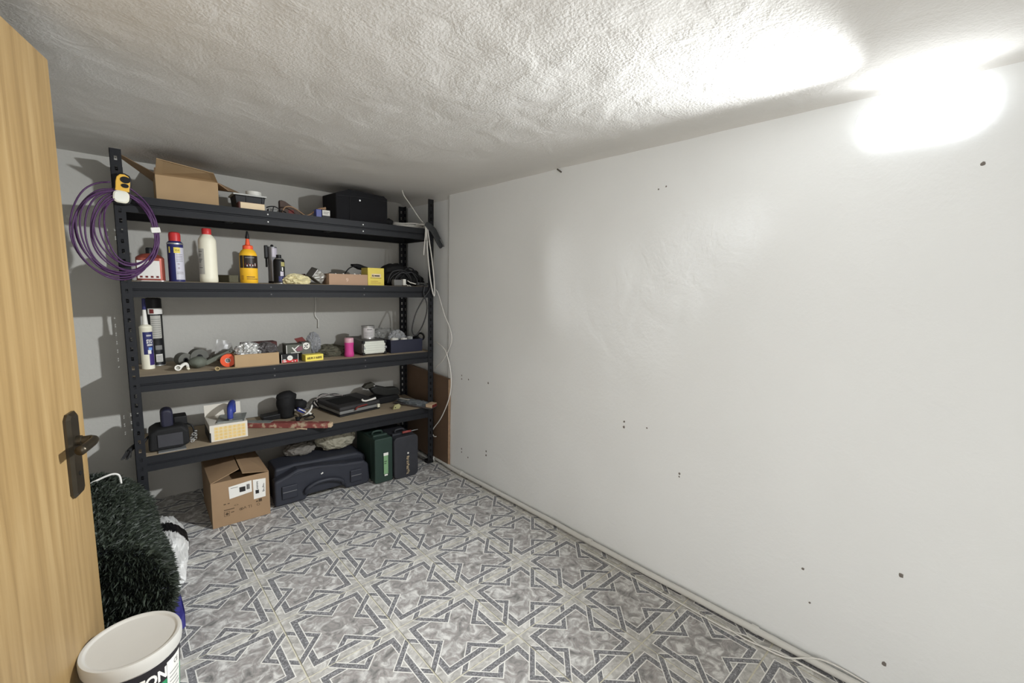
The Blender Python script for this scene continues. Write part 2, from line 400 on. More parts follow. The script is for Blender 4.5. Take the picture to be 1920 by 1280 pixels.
# two bare pipes in the far corner
M_steel = mat('dull_steel', (150, 150, 148), .4, .6, var=.1)
for k, (x, n_) in enumerate(((.040, 'left of the two thin vertical pipes in the far corner'), (.057, 'right of the two thin vertical pipes in the far corner'))):
    tag(MB().tube([(x, .452, 0.0), (x, .452, .9), (x, .452, 1.80)], .0045, 8).build('vertical_pipe', M_steel, smooth=True), n_, 'pipe')
# ------------------------------------------------------------------ door, standing open at the left
dN = Vector((.975, -.224, 0)); dS = Vector((-.224, -.975, 0)); d0 = Vector((-1.667, -1.006, 0))
MD = Matrix(((dS.x, dN.x, 0, d0.x), (dS.y, dN.y, 0, d0.y), (0, 0, 1, 0), (0, 0, 0, 1)))     # local: x along the leaf from its free edge, y out of the face, z up
def wood(name, c1, c2, c3, rough=.45):
    m = bpy.data.materials.new(name); m.use_nodes = True; nt = m.node_tree; b = nt.nodes['Principled BSDF']; N = nt.nodes.new; L = nt.links.new
    tc = N('ShaderNodeTexCoord'); mp = N('ShaderNodeMapping'); mp.inputs['Scale'].default_value = (26, 26, 1.1); L(tc.outputs['Object'], mp.inputs[0])
    n = N('ShaderNodeTexNoise'); n.inputs['Scale'].default_value = 1.6; n.inputs['Detail'].default_value = 7; n.inputs['Roughness'].default_value = .55; n.inputs['Distortion'].default_value = .35
    L(mp.outputs[0], n.inputs['Vector']); cr = N('ShaderNodeValToRGB'); e = cr.color_ramp.elements
    e.new(.5)
    for q, (p, c) in zip(e, ((.32, c1), (.5, c2), (.68, c3))): q.position = p; q.color = lin(c)
    L(n.outputs['Fac'], cr.inputs[0]); L(cr.outputs[0], b.inputs['Base Color']); b.inputs['Roughness'].default_value = rough; b.inputs['Specular IOR Level'].default_value = .35
    return m
M_door = wood('light_oak', (136, 111, 73), (150, 124, 83), (161, 136, 95))
M_bronze = mat('dark_bronze', (70, 64, 54), .32, .75, var=.15)
door = bpy.data.objects.new('door_1', None); COL.objects.link(door); door.location = d0; WLOC[door.name] = d0.copy()
tag(door, 'light oak door standing open with a bronze lever handle', kind='structure')
MB().box(0, .80, -.038, 0, .012, 1.78, MD).build('leaf', M_door, door, bevel=.003)
MB().box(-.0035, -.0002, -.034, -.002, .014, 1.778, MD).build('edge_strip', mat('yellowed_edging', (206, 172, 96), .5, var=.08), door)
# handle plate with chamfered ends
pl = MB(); pz0, pz1, s0, s1 = .694, .912, .062, .128
def plate(z0, z1, a0, a1, c): return [(a0+c, z0), (a1-c, z0), (a1, z0+c), (a1, z1-c), (a1-c, z1), (a0+c, z1), (a0, z1-c), (a0, z0+c)]
def pl3(poly, d): return [tuple(MD @ Vector((a, d, b))) for a, b in poly]
loft(pl, [pl3(plate(pz0, pz1, s0, s1, .012), .0003), pl3(plate(pz0, pz1, s0, s1, .012), .006), pl3(plate(pz0+.006, pz1-.006, s0+.010, s1-.010, .008), .012)])
hp = pl.build('handle_plate', M_bronze, door)
lv = MB()
zc = .838; sc = .095
lv.tube([MD @ Vector(q) for q in ((sc, .010, zc), (sc, .026, zc), (sc, .040, zc+.001), (sc+.006, .047, zc+.001), (sc+.022, .049, zc), (sc+.050, .047, zc-.001), (sc+.085, .044, zc-.002))],
        lambda t: .0105 if t < .35 else .0095+.003*(t-.35), 12, 4)
lv.build('lever', M_bronze, hp, smooth=True)
cy = MB(); cy.lathe((0, 0, 0), [(.013, 0), (.013, .010), (.009, .012)], 16, MD @ Matrix.Translation((sc, .012, zc)) @ Matrix.Rotation(R(-90), 4, 'X')); cy.build('collar', M_bronze, hp, smooth=False)
kh = MB(); kh.lathe((0, 0, 0), [(.006, 0), (.006, .0015)], 12, MD @ Matrix.Translation((sc, .0122, .752)) @ Matrix.Rotation(R(-90), 4, 'X')); kh.build('keyhole', mat('black_void', (16, 15, 14), .8, var=0), hp)
# ------------------------------------------------------------------ shelving unit
W, D, H = 1.5863, .4262, 1.80
LV = (1.6096, 1.2328, .7923, .4054)
M_rack = mat('anthracite_powder_coat', (36, 37, 40), .5, .0, var=.10, scale=40, spec=.16)
M_chip = mat('particle_board', (158, 143, 121), .8, var=.16, scale=18, bump=.3)
M_dull = mat('painted_rivet', (96, 96, 98), .5, .3, var=.05)
M_bolt = mat('zinc_bolt', (190, 190, 188), .35, .8, var=.05)
rack = thing('shelving_unit', (-W/2, D/2, 0), 'tall dark grey metal shelving unit with four brown boards', 'shelf')
def upright(cx, cy, sx, sy):
    mb = MB(); t = .0022; fw = .040
    def strip(a0, a1, z0, z1, face):
        if face == 'x': mb.box(min(cx+sx*a0, cx+sx*a1), max(cx+sx*a0, cx+sx*a1), min(cy, cy+sy*t), max(cy, cy+sy*t), z0, z1)
        else: mb.box(min(cx, cx+sx*t), max(cx, cx+sx*t), min(cy+sy*a0, cy+sy*a1), max(cy+sy*a0, cy+sy*a1), z0, z1)
    for face in ('x', 'y'):
        strip(0, .015, 0, H, face); strip(.025, fw, 0, H, face)
        z = .0; zs = [.045+i*.044 for i in range(40)]
        for s_ in zs:
            strip(.015, .025, z, s_-.009, face); z = s_+.009
            strip(.0175, .0225, s_-.0015, s_+.0015, face)     # waist of the keyhole slot
        strip(.015, .025, z, H, face)
    return mb.build('upright', M_rack, rack)
for cx, cy, sx, sy in ((-W, 0, 1, 1), (0, 0, -1, 1), (-W, D, 1, -1), (0, D, -1, -1)):
    u_ = upright(cx, cy, sx, sy)
    MB().box(min(cx-sx*.002, cx+sx*.044), max(cx-sx*.002, cx+sx*.044), min(cy-sy*.002, cy+sy*.044), max(cy-sy*.002, cy+sy*.044), 0.0, .022).build('foot_cap', mat('black_plastic', (22, 22, 24), .5), u_)
def beam_x(z, y, s):       # s=1 front beam, -1 rear beam
    pr = [(0, 0), (0, -.030), (-.005*s*0-.0, -.033), (.006, -.036), (.006, -.040), (0, -.043), (0, -.072), (.026, -.072), (.026, -.069), (.010, -.069), (.010, -.014), (.030, -.014), (.030, -.011), (.010, -.011), (.010, 0)]
    mb = MB(); mb.prism([(y+s*(a+.003), z+b) for a, b in pr], 'x', -W+.003, -.003); return mb
for z in LV:
    fb = beam_x(z, 0, 1).build('front_beam', M_rack, rack)
    if z != LV[3]:
        for fx in (.38, .70):
            for dz in (-.018, -.056):
                x = -W+W*fx; MB().lathe((0, 0, 0), [(.0045, 0), (.0045, .0015), (.002, .003)], 8, Matrix.Translation((x, .0030, z+dz)) @ Matrix.Rotation(R(90), 4, 'X')).build('rivet', M_bolt if z == LV[0] else M_dull, fb)
    beam_x(z, D, -1).build('rear_beam', M_rack, rack)
    for x, s in ((-W, 1), (0, -1)):
        MB().box(min(x+s*.003, x+s*.006), max(x+s*.003, x+s*.006), .012, D-.012, z-.072, z).box(min(x+s*.003, x+s*.03), max(x+s*.003, x+s*.03), .034, D-.034, z-.014, z-.011).build('side_beam', M_rack, rack)
    for fx in (.30, .64):
        x = -W+W*fx; MB().box(x-.02, x+.02, .034, D-.034, z-.045, z-.0125).build('cross_bar', M_rack, rack)
    MB().box(-W+.008, -.008, .0135, D-.0135, z-.0105, z+.001).build('board', M_chip, rack)

# ------------------------------------------------------------------ shared materials for the stored things
M_card = mat('cardboard', (168, 142, 108), .8, var=.08, scale=14)
M_card2 = mat('cardboard_dull', (150, 124, 96), .8, var=.10, scale=14)
M_cardp = mat('cardboard_pinkish', (176, 146, 122), .8, var=.06, scale=20)
M_black = mat('black_plastic', (22, 22, 24), .5)
M_black2 = mat('black_rough', (26, 26, 27), .75, var=.2, scale=60, bump=.3)
M_blackf = mat('black_fabric', (26, 26, 29), .9, var=.15, scale=90, bump=.5, bscale=500)
M_navy = mat('navy_plastic', (40, 42, 58), .5, var=.1)
M_white = mat('white_plastic', (226, 224, 216), .45, var=.03)
M_offw = mat('off_white_plastic', (228, 224, 204), .45, var=.03)
M_paper = mat('white_paper', (222, 220, 214), .7, var=.03)
M_red = mat('red_plastic', (190, 52, 52), .4, var=.06)
M_redd = mat('dark_red', (110, 44, 40), .6, var=.15)
M_orange = mat('orange_plastic', (232, 92, 56), .45, var=.06)
M_yel = mat('yellow_plastic', (240, 186, 48), .45, var=.05)
M_yelbox = mat('yellow_card', (226, 206, 96), .6, var=.05)
M_ypale = mat('pale_yellow_card', (226, 216, 150), .6, var=.04)
M_blue = mat('blue_plastic', (54, 66, 140), .4, var=.08)
M_dblue = mat('dark_blue_print', (44, 46, 96), .4, var=.06)
M_purple = mat('purple_cable', (78, 48, 86), .45, var=.15, scale=60)
M_grey = mat('grey_metal', (150, 152, 152), .4, .5, var=.1)
M_greyp = mat('grey_plastic', (120, 120, 118), .5, var=.1)
M_greyd = mat('dusty_grey', (104, 104, 98), .8, var=.15, scale=40)
M_sage = mat('dusty_grey_green', (98, 102, 92), .75, var=.15, scale=40)
M_silver = mat('crinkled_foil', (206, 206, 200), .28, .7, var=.1)
M_clear = mat('clear_film', (225, 228, 230), .15, var=0, trans=.0, alpha=.38)
M_brown = mat('dark_brown_leather', (74, 56, 48), .6, var=.2, scale=40)
M_tan = mat('tan_cord', (158, 128, 100), .7, var=.15, scale=60)
M_ink = mat('black_ink', (40, 38, 38), .7, var=0)
M_inkb = mat('brown_ink', (82, 66, 50), .8, var=0)
M_pink = mat('hot_pink', (196, 66, 136), .45, var=.08)
M_glass = mat('bright_lens', (236, 236, 226), .12, .25, var=.05, coat=.5)
Z1, Z2, Z3, Z4 = [z+.0012 for z in LV]
def lathe_thing(name, label, cat, c, parts, group=None, seg=20, sx=1, sy=1, M=None):
    t = thing(name, c, label, cat, group)
    for n_, prof, m_ in parts: MB().lathe(c, prof, seg, M, sx, sy).build(n_, m_, t, smooth='angle')
    return t
def band(t, c, r, z0, z1, a0, a1, mt, name, seg=14, sx=1, sy=1, taper=0.):
    """printed label lying on a cylinder, angles in degrees (270 faces the front)"""
    mb = MB(); v = []; f = []
    for i in range(seg+1):
        a = R(a0+(a1-a0)*i/seg)
        for z, rr in ((z0, r+taper*z0), (z1, r+taper*z1)): v.append((c[0]+sx*rr*math.cos(a), c[1]+sy*rr*math.sin(a), c[2]+z))
    f = [(2*i, 2*i+2, 2*i+3, 2*i+1) for i in range(seg)]
    mb.mesh(v, f); return mb.build(name, mt, t, smooth=True)
def cyl_text(t, c, r, s, size, a_mid, z, mt, width=None, bold=0., name='lettering', taper=0.):
    v, f = text(s, size, bold); mx = max(p[0] for p in v); k = (width/mx) if width else 1; w_ = mx*k
    out = []
    for p in v:
        rr = r+taper*(z+p[1]); a = R(a_mid)+(p[0]*k-w_/2)/rr; out.append((c[0]+rr*math.cos(a), c[1]+rr*math.sin(a), c[2]+z+p[1]))
    MB().mesh(out, f).build(name, mt, t)
# ---- top shelf
t = thing('open_carton', (-1.31, .22, Z1), 'open cardboard carton with spread flaps on the top shelf', 'box')
x0, x1, y0, y1, z0, z1 = -1.432, -1.184, .10, .34, Z1, 1.735
mb = MB(); th = .003
mb.box(x0, x1, y0, y0+th, z0, z1).box(x0, x1, y1-th, y1, z0, z1).box(x0, x0+th, y0+th, y1-th, z0, z1).box(x1-th, x1, y0+th, y1-th, z0, z1).box(x0+th, x1-th, y0+th, y1-th, z0, z0+th)
mb.build('body', M_card, t)
def flap(a, b, c, d, mt=M_card, name='flap'):
    A = [Vector(q) for q in (a, b, c, d)]; n = (A[1]-A[0]).cross(A[3]-A[0]).normalized()*.003
    return MB().mesh([tuple(q) for q in A]+[tuple(q+n) for q in A], [(0, 1, 2, 3), (7, 6, 5, 4), (0, 4, 5, 1), (1, 5, 6, 2), (2, 6, 7, 3), (3, 7, 4, 0)]).build(name, mt, t)
flap((x0, y0, z1), (x1, y0, z1), (x1-.030, y0-.120, z1+.020), (x0+.004, y0-.120, z1+.048))
flap((x1, y0+.004, z1), (x1, y1, z1), (x1+.130, y1-.03, z1-.004), (x1+.050, y0+.020, z1-.030), M_card2)
flap((x0, y0+.004, z1), (x0, y1, z1), (x0-.115, y1-.02, z1+.085), (x0-.115, y0+.10, z1+.080), M_card2)
flap((x0, y1, z1), (x1, y1, z1), (x1-.01, y1+.055, z1+.075), (x0+.01, y1+.055, z1+.080), M_card2)
t = thing('black_storage_bin', (-1.04, .19, Z1), 'small black plastic bin with a pale lid, second from left on the top shelf', 'bin')
mb = MB(); mb.mesh([(-1.100, .125, Z1), (-.978, .125, Z1), (-.978, .255, Z1), (-1.100, .255, Z1), (-1.111, .118, 1.690), (-.968, .118, 1.690), (-.968, .262, 1.690), (-1.111, .262, 1.690)],
                   [(0, 3, 2, 1), (4, 5, 6, 7), (0, 1, 5, 4), (1, 2, 6, 5), (2, 3, 7, 6), (3, 0, 4, 7)]); mb.build('tub', M_black, t, bevel=.004)
MB().box(-1.118, -.961, .112, .268, 1.6905, 1.6985).build('lid', mat('pale_grey_lid', (190, 190, 186), .4), t, bevel=.002)
for x in (-1.060, -.985): MB().box(x, x+.008, .116, .1235, 1.63, 1.688).build('rib', M_black, t)
lathe_thing('white_roll', 'white round roll lying on the lid of the black bin', 'roll', (-1.010, .19, 1.699), [('rim', [(.022, 0), (.038, 0), (.038, .026), (.022, .026), (.022, 0)], M_white)], seg=24)
t = thing('cream_fronted_box', (-1.043, .07, Z1), 'flat box with a cream front lying before the black bin', 'box')
M_ = rot((-1.043, .07, Z1), 'Y', 0)
MB().box(-1.105, -.990, .046, .108, Z1, Z1+.036, M_).build('body', mat('maroon_card', (84, 48, 46), .7), t)
MB().box(-1.098, -.988, .0435, .0455, Z1+.003, Z1+.034, M_).build('front', mat('cream_card', (226, 206, 172), .7, var=.03), t)
t = thing('adaptor_plug', (-.935, .10, Z1), 'small grey adaptor with tangled black wires on the top shelf', 'adaptor')
MB().box(-.962, -.912, .085, .125, Z1, Z1+.024).build('body', M_greyp, t, bevel=.004)
MB().tube([(-.972, .08, Z1+.026), (-.955, .07, Z1+.032), (-.93, .075, Z1+.034), (-.905, .08, Z1+.020), (-.895, .09, Z1+.004)], .003, 6, 4).tube([(-.945, .074, Z1+.004), (-.940, .07, Z1+.030), (-.93, .09, Z1+.038)], .0025, 6, 4).tube([(-.915, .07, Z1+.003), (-.905, .065, Z1+.016), (-.88, .08, Z1+.012), (-.87, .10, Z1+.003)], .003, 6, 4).build('wire', M_black, t, smooth=True)
t = thing('leather_pouch', (-.84, .16, Z1), 'dark brown curved leather pouch on the top shelf', 'pouch')
vs = []; fs = []
for i in range(9):
    u = i/8; x = -.892+.108*u; zt = Z1+.085*math.sin(min(1, (u+.35)/1.05)*math.pi*.92)**.8 if u < .99 else Z1+.004
    zt = Z1+max(.004, (.078+.014*math.sin(u*9)*.3)*(1-.85*u**2.2))
    for y, k in ((.135, 0), (.135, 1), (.155, 1.06), (.175, 1), (.175, 0)): vs.append((x, y, Z1+(zt-Z1)*k))
for i in range(8):
    for j in range(4): fs.append((i*5+j, (i+1)*5+j, (i+1)*5+j+1, i*5+j+1))
fs += [(4, 3, 2, 1, 0), (40, 41, 42, 43, 44)]
MB().mesh(vs, fs).build('shell', M_brown, t, smooth='angle')
MB().box(-.850, -.822, .1335, .1348, Z1+.002, Z1+.035).build('patch', M_redd, t)
tag(MB().tube([(-.893, .10, Z1+.010), (-.878, .09, Z1+.040), (-.850, .085, Z1+.046), (-.822, .085, Z1+.036), (-.79, .08, Z1+.014), (-.775, .075, Z1+.004), (-.755, .08, Z1+.003)], .0032, 6, 4).build('tan_cord', M_tan, smooth=True), 'tan cord arching in front of the leather pouch', 'cord')
tag(MB().tube([(-.775, .13, Z1+.006), (-.74, .12, Z1+.020), (-.70, .115, Z1+.052), (-.668, .11, Z1+.062), (-.655, .11, Z1+.066)], lambda q: .004+.003*q, 6, 4).tube([(-.672, .11, Z1+.062), (-.652, .105, Z1+.050)], .0035, 6).build('bent_strip', M_tan, smooth=True), 'bent tan strip sticking up behind the blue battery', 'strip')
t = thing('battery', (-.68, .10, Z1), 'blue and black battery block with a white label on the top shelf', 'battery')
MB().box(-.720, -.688, .075, .125, Z1+.004, Z1+.050).build('blue_end', M_blue, t, bevel=.003)
MB().box(-.688, -.640, .075, .125, Z1, Z1+.050).build('body', M_black, t, bevel=.003)
MB().box(-.685, -.643, .0738, .0748, Z1+.018, Z1+.048).build('label', M_paper, t)
for z, x in ((.036, -.648), (.028, -.655)): MB().box(-.680, x, .0730, .0737, Z1+z, Z1+z+.002).build('print_line', M_ink, t)
t = thing('black_fabric_case', (-.436, .22, Z1), 'large black fabric case on the top shelf', 'case')
mb = MB(); mb.mesh([(-.598, .10, Z1), (-.276, .10, Z1), (-.276, .34, Z1), (-.598, .34, Z1), (-.600, .098, 1.772), (-.276, .098, 1.778), (-.278, .342, 1.785), (-.600, .342, 1.785), (-.52, .10, 1.795), (-.30, .10, 1.786)],
    [(0, 3, 2, 1), (0, 1, 5, 9, 8, 4), (1, 2, 6, 5), (2, 3, 7, 6), (3, 0, 4, 7), (4, 8, 9, 5, 6, 7)]); mb.build('body', M_blackf, t, bevel=.006)
MB().tube([(-.595, .096, 1.758), (-.436, .095, 1.766), (-.28, .096, 1.760)], .0025, 6).tube([(-.515, .096, 1.766), (-.515, .096, 1.62)], .002, 6).build('seam', M_black, t)
MB().lathe((0, 0, 0), [(.005, 0), (.005, .002)], 10, Matrix.Translation((-.455, .098, 1.745)) @ Matrix.Rotation(R(90), 4, 'X')).build('stud', M_bolt, t)
tag(MB().blob((-.262, .12, Z1+.025), (.030, .03, .027), .25, 2.5, 3, 3, Z1).build('black_pouch', M_black2, smooth=True), 'small black pouch squeezed against the black fabric case', 'pouch')
# white cable coil on the right end of the top shelf, with ends hanging down
t = thing('white_cable_coil', (-.12, .14, Z1), 'flat coil of white cable on the top shelf with strands hanging past the front', 'cable')
for k in range(5):
    a_, b_ = .105+.005*random.uniform(-1, 1), .075+.01*random.uniform(-1, 1); cx, cy = -.125+.008*random.uniform(-1, 1), .135+.01*random.uniform(-1, 1)
    MB().tube([(cx+a_*math.cos(q*math.pi/8), cy+b_*math.sin(q*math.pi/8), Z1+.004+k*.006+.003*math.sin(q*1.3+k)) for q in range(16)], .0036, 6, 3, True).build('loop', M_cable, t, smooth=True)
MB().tube([(-.10, .06, Z1+.022), (-.075, .0, Z1+.022), (-.068, -.014, Z1+.006), (-.071, -.02, 1.57), (-.080, -.022, 1.50), (-.086, -.022, 1.436)], .0044, 6, 4).build('hanging_end', M_cable, t, smooth=True)
MB().tube([(-.06, .07, Z1+.03), (-.055, .0, Z1+.028), (-.060, -.016, Z1+.004), (-.062, -.022, 1.54), (-.056, -.024, 1.44), (-.040, -.024, 1.30), (-.020, -.024, 1.20), (-.008, -.024, 1.172), (-.004, -.024, 1.20), (-.010, -.022, 1.30), (-.024, -.020, 1.42), (-.045, -.020, 1.54), (-.052, -.014, Z1+.004), (-.04, .0, Z1+.026), (-.04, .08, Z1+.03)], .0044, 6, 4).build('hanging_loop', M_cable, t, smooth=True)
tag(MB().tube([(-.200, .05, CZ(-.2, .05)+.004), (-.185, .05, 1.805), (-.150, .05, 1.765), (-.105, .05, 1.71), (-.065, .05, 1.665), (-.046, .05, 1.652)], .0034, 6, 4).build('white_cable', M_cable, smooth=True), 'white cable dropping from the ceiling to the coil on the top shelf', 'cable')
t = thing('dark_sleeve', (.0, -.03, 1.50), 'dark grey crumpled plastic sleeve sticking out past the right front upright', 'sleeve')
mb = MB(); 
mb.prism([(-.078, 1.630), (-.060, 1.652), (-.030, 1.640), (.006, 1.612), (.030, 1.572), (.062, 1.520), (.058, 1.498), (.040, 1.486), (.022, 1.508), (-.004, 1.548), (-.034, 1.590), (-.058, 1.606)], 'y', -.026, -.012)
mb.build('flat_tube', mat('dark_smoky_film', (66, 68, 70), .35, var=.3, scale=50), t, bevel=.005, seg=3)
MB().tube([(.030, -.036, 1.548), (.046, -.040, 1.520), (.058, -.036, 1.500)], .004, 6, 3).build('fold', mat('grey_film_fold', (120, 122, 124), .3), t, smooth=True)
# ---- on the left front upright: work torch and purple cable coil
t = thing('work_torch', (-1.553, -.03, 1.565), 'yellow and black work torch clipped to the left front upright', 'torch')
TM_ = rot((-1.553, -.03, 1.63), 'Y', 6)
def outline(k=0.):
    pts = [(-.031, .0), (-.034, .018), (-.033, .036), (-.028, .050), (-.026, .062), (-.027, .090), (-.024, .112), (-.012, .127), (.006, .129), (.022, .122), (.030, .106), (.031, .086), (.029, .064), (.030, .050), (.034, .034), (.033, .016), (.027, .0), (.012, -.006), (-.014, -.006)]
    return [(-1.553+x*(1-k*14), 1.568+.06+(z-.06)*(1-k*7)) for x, z in pts]
MB().prism(outline(), 'y', -.030, -.0022, TM_).build('body', M_black, t, bevel=.004)
ys = [(x, z) for x, z in outline(.012) if z > 1.568+.050]
MB().prism(ys, 'y', -.036, -.0301, TM_).build('yellow_shell', mat('torch_yellow', (226, 178, 72), .45, var=.05), t, bevel=.003)
mb = MB(); mb.prism([(-1.548+.017*math.cos(a*.3927)-.004*0+.004, 1.568+.100+.014*math.sin(a*.3927)) for a in range(16)], 'y', -.0385, -.0361, TM_)
mb.prism([(-1.548+.013*math.cos(a*.3927)+.004, 1.568+.075+.009*math.sin(a*.3927)) for a in range(16)], 'y', -.0385, -.0361, TM_); mb.build('button', M_black2, t)
lz = MB(); lz.prism(rrect(-1.581, -1.527, 1.568, 1.568+.052, .018), 'y', -.040, -.0301, TM_); lz.build('lens_rim', M_offw, t, bevel=.002)
lz = MB(); lz.prism(rrect(-1.577, -1.531, 1.572, 1.568+.048, .016), 'y', -.0425, -.0401, TM_); lz.build('lens', M_glass, t, bevel=.002)
t = thing('purple_cable_coil', (-1.586, -.03, 1.235), 'large coil of purple cable hanging from the left front upright', 'cable')
pts = []; rng = random.Random(5); NL = 11
for k in range(NL):
    xl = -1.728+.105*(k/(NL-1))**1.2+rng.uniform(-.006, .006); xr = -1.446+rng.uniform(-.010, .006); zt = 1.632-.0032*k+rng.uniform(-.008, .004); zb = 1.238+.072*(k/(NL-1))+rng.uniform(-.01, .012)
    if k == 0: zt = 1.652
    for q in range(18):
        a = math.pi*.5+2*math.pi*q/18
        cx, cz = (xl+xr)/2, (zt+zb)/2
        pts.append((cx+(xr-xl)/2*math.cos(a)+.004*math.sin(3*a+k), -.016-.020*rng.random()-.012*(math.cos(a) < -.3)*rng.random(), cz+(zt-zb)/2*math.sin(a)))
MB().tube(pts, .0034, 6, 3).build('loops', M_purple, t, smooth=True)
MB().box(-1.466, -1.432, -.042, -.010, 1.452, 1.476, rot((-1.45, -.03, 1.46), 'Y', -8)).build('tag', M_paper, t, bevel=.003)
# ---- second shelf
t = thing('solvent_tin', (-1.474, .12, Z2), 'brown red solvent tin with a white label, leftmost on the second shelf', 'tin')
def rr_loft(mb, c, secs, r):
    rings = [[(x, y, c[2]+z) for x, y in rrect(c[0]-a, c[0]+a, c[1]-b, c[1]+b, min(r, a*.99, b*.99), 4)] for a, b, z in secs]
    return loft(mb, rings)
c = (-1.474, .12, Z2)
rr_loft(MB(), c, [(.056, .036, 0), (.056, .036, .004), (.054, .034, .006), (.054, .034, .108), (.050, .030, .114), (.034, .020, .126), (.018, .018, .130)], .02).build('body', mat('brown_red_tin', (140, 70, 58), .35, .3, var=.1), t)
rr_loft(MB(), c, [(.0572, .0372, .0), (.0572, .0372, .0035)], .02).build('seam', M_bolt, t)
MB().lathe((c[0], c[1], Z2), [(.014, .128), (.014, .154), (.011, .158)], 14).build('cap', M_black, t, smooth='angle')
MB().box(-1.524, -1.440, .0845, .0855, Z2+.012, Z2+.096).build('label', M_paper, t)
mb = MB()
for i in range(4): mb.box(-1.516+.02*i, -1.506+.02*i, .0838, .0844, Z2+.016, Z2+.025)
mb.box(-1.498, -1.494, .0838, .0844, Z2+.066, Z2+.070).build('print', M_redd, t)
c = (-1.374, .12, Z2)
t = lathe_thing('aerosol_can', 'tall blue and white aerosol can with a red cap on the second shelf', 'can', c,
    [('can', [(.033, 0), (.034, .003), (.0325, .006), (.0325, .180), (.034, .184), (.030, .190), (.024, .196)], M_dblue), ('cap', [(.024, .193), (.0245, .225), (.022, .236), (.014, .240)], M_red), ('rim', [(.0336, .180), (.0342, .183), (.033, .187)], M_bolt)])
band(t, c, .0329, .010, .165, 262, 345, mat('pale_label', (196, 194, 204), .4, var=.04), 'label')
band(t, c, .0332, .138, .165, 255, 300, M_yelbox, 'badge'); cyl_text(t, c, .0334, 'WD-40', .013, 279, .147, M_ink, .018)
band(t, c, .0331, .138, .168, 215, 228, M_yelbox, 'badge')
for z in (.062, .082): cyl_text(t, c, .0333, 'o', .016, 283, z, M_redd)
for z in (.098, .106, .114, .122, .130, .045, .038): band(t, c, .0332, z, z+.002, 268, 320, M_greyp, 'print', 6)
c = (-1.246, .085, Z2)
t = lathe_thing('white_bottle', 'white plastic bottle with a red screw cap on the second shelf', 'bottle', c,
    [('body', [(.036, 0), (.0395, .004), (.0395, .028), (.0388, .030), (.0388, .200), (.037, .212), (.028, .228), (.020, .236), (.018, .240)], M_offw), ('cap', [(.0195, .236), (.0205, .240), (.0205, .262), (.018, .266)], M_red)], seg=28)
band(t, c, .0391, .040, .165, 188, 240, mat('grey_label', (176, 174, 166), .5, var=.04), 'label')
for k, z in enumerate((.150, .135, .128, .112, .105, .098, .070)): band(t, c, .0394, z, z+.0025, 196, 228-6*(k % 3), M_ink, 'print', 6)
tag(MB().box(-1.180, -1.085, .30, .36, Z2, Z2+.040).build('olive_box', mat('olive_card', (108, 104, 84), .8), bevel=.002), 'low olive box at the back between the white bottle and the glue', 'box')
c = (-1.070, .075, Z2)
t = lathe_thing('glue_bottle', 'yellow glue bottle with an orange nozzle and black label', 'bottle', c,
    [('body', [(.038, 0), (.0415, .005), (.0415, .140), (.040, .152), (.032, .168), (.022, .176), (.020, .180)], M_yel), ('collar', [(.024, .176), (.0245, .180), (.0235, .194), (.015, .198)], M_orange), ('nozzle', [(.012, .196), (.007, .232), (.006, .236)], M_orange), ('tip', [(.0085, .230), (.010, .234), (.0075, .250), (.004, .268), (.002, .270)], M_black)], seg=28)
band(t, c, .0418, .078, .142, 195, 350, mat('black_label', (44, 36, 32), .4, var=.1), 'label')
band(t, c, .0420, .076, .144, 226, 228, M_yel, 'stripe', 2)
rng = random.Random(2)
for k in range(9): band(t, c, .0421, .086+.004*rng.random(), .094+.010*rng.random(), 240+k*9, 245+k*9, M_paper if k % 2 else M_redd, 'print', 2)
band(t, c, .0421, .130, .134, 240, 300, M_greyp, 'print', 6)
band(t, c, .0419, .020, .023, 245, 325, M_brown, 'print', 6); band(t, c, .0419, .030, .034, 245, 300, M_brown, 'print', 6); band(t, c, .0419, .016, .040, 205, 225, mat('amber_print', (190, 140, 40), .5), 'print', 4)
c = (-.926, .21, Z2)
t = lathe_thing('silver_cartridge', 'grey silver sealant cartridge with a black clip behind the small spray can', 'cartridge', c,
    [('body', [(.024, .012), (.024, .196), (.0245, .197), (.0245, .204), (.022, .206)], mat('dull_silver', (136, 136, 140), .35, .55, var=.1)), ('foot', [(.0248, 0), (.0248, .012)], M_black), ('stub', [(.008, .204), (.008, .214), (.004, .218)], M_black)])
band(t, c, .0247, .148, .198, 255, 345, mat('pale_lilac_label', (196, 190, 200), .4), 'label')
MB().box(-.966, -.950, .195, .22, Z2+.138, Z2+.212).box(-.962, -.953, .20, .215, Z2+.09, Z2+.14).build('clip', M_black, t, bevel=.003)
c = (-.918, .10, Z2)
t = lathe_thing('small_spray_can', 'short black spray can with a blue base on the second shelf', 'can', c,
    [('can', [(.028, 0), (.0295, .003), (.0285, .006), (.0285, .122), (.026, .130), (.018, .137), (.017, .140)], M_black), ('shoulder_ring', [(.0215, .133), (.022, .135), (.018, .139)], M_bolt), ('cap', [(.013, .138), (.013, .156), (.010, .158)], M_black), ('foot_ring', [(.0285, 0), (.030, .001), (.030, .003), (.0287, .004)], M_bolt)])
band(t, c, .0288, .012, .040, 250, 350, M_dblue, 'blue_band'); band(t, c, .0288, .095, .118, 278, 330, mat('khaki_badge', (168, 160, 104), .5), 'badge')
band(t, c, .0289, .042, .066, 268, 305, mat('pale_lilac_label', (196, 190, 200), .4), 'print'); band(t, c, .0289, .070, .090, 285, 300, M_paper, 'print', 4)
tag(MB().blob((-.835, .08, Z2+.020), (.058, .04, .030), .45, 2.2, 11, 5, Z2, True).build('crumpled_wrapper', mat('pale_yellow_paper', (216, 206, 164), .7, var=.18, scale=30)), 'crumpled pale yellow wrapper on the second shelf', 'wrapper')
t = thing('foil_pack', (-.71, .12, Z2), 'silver foil pack lying tilted on the second shelf', 'pack')
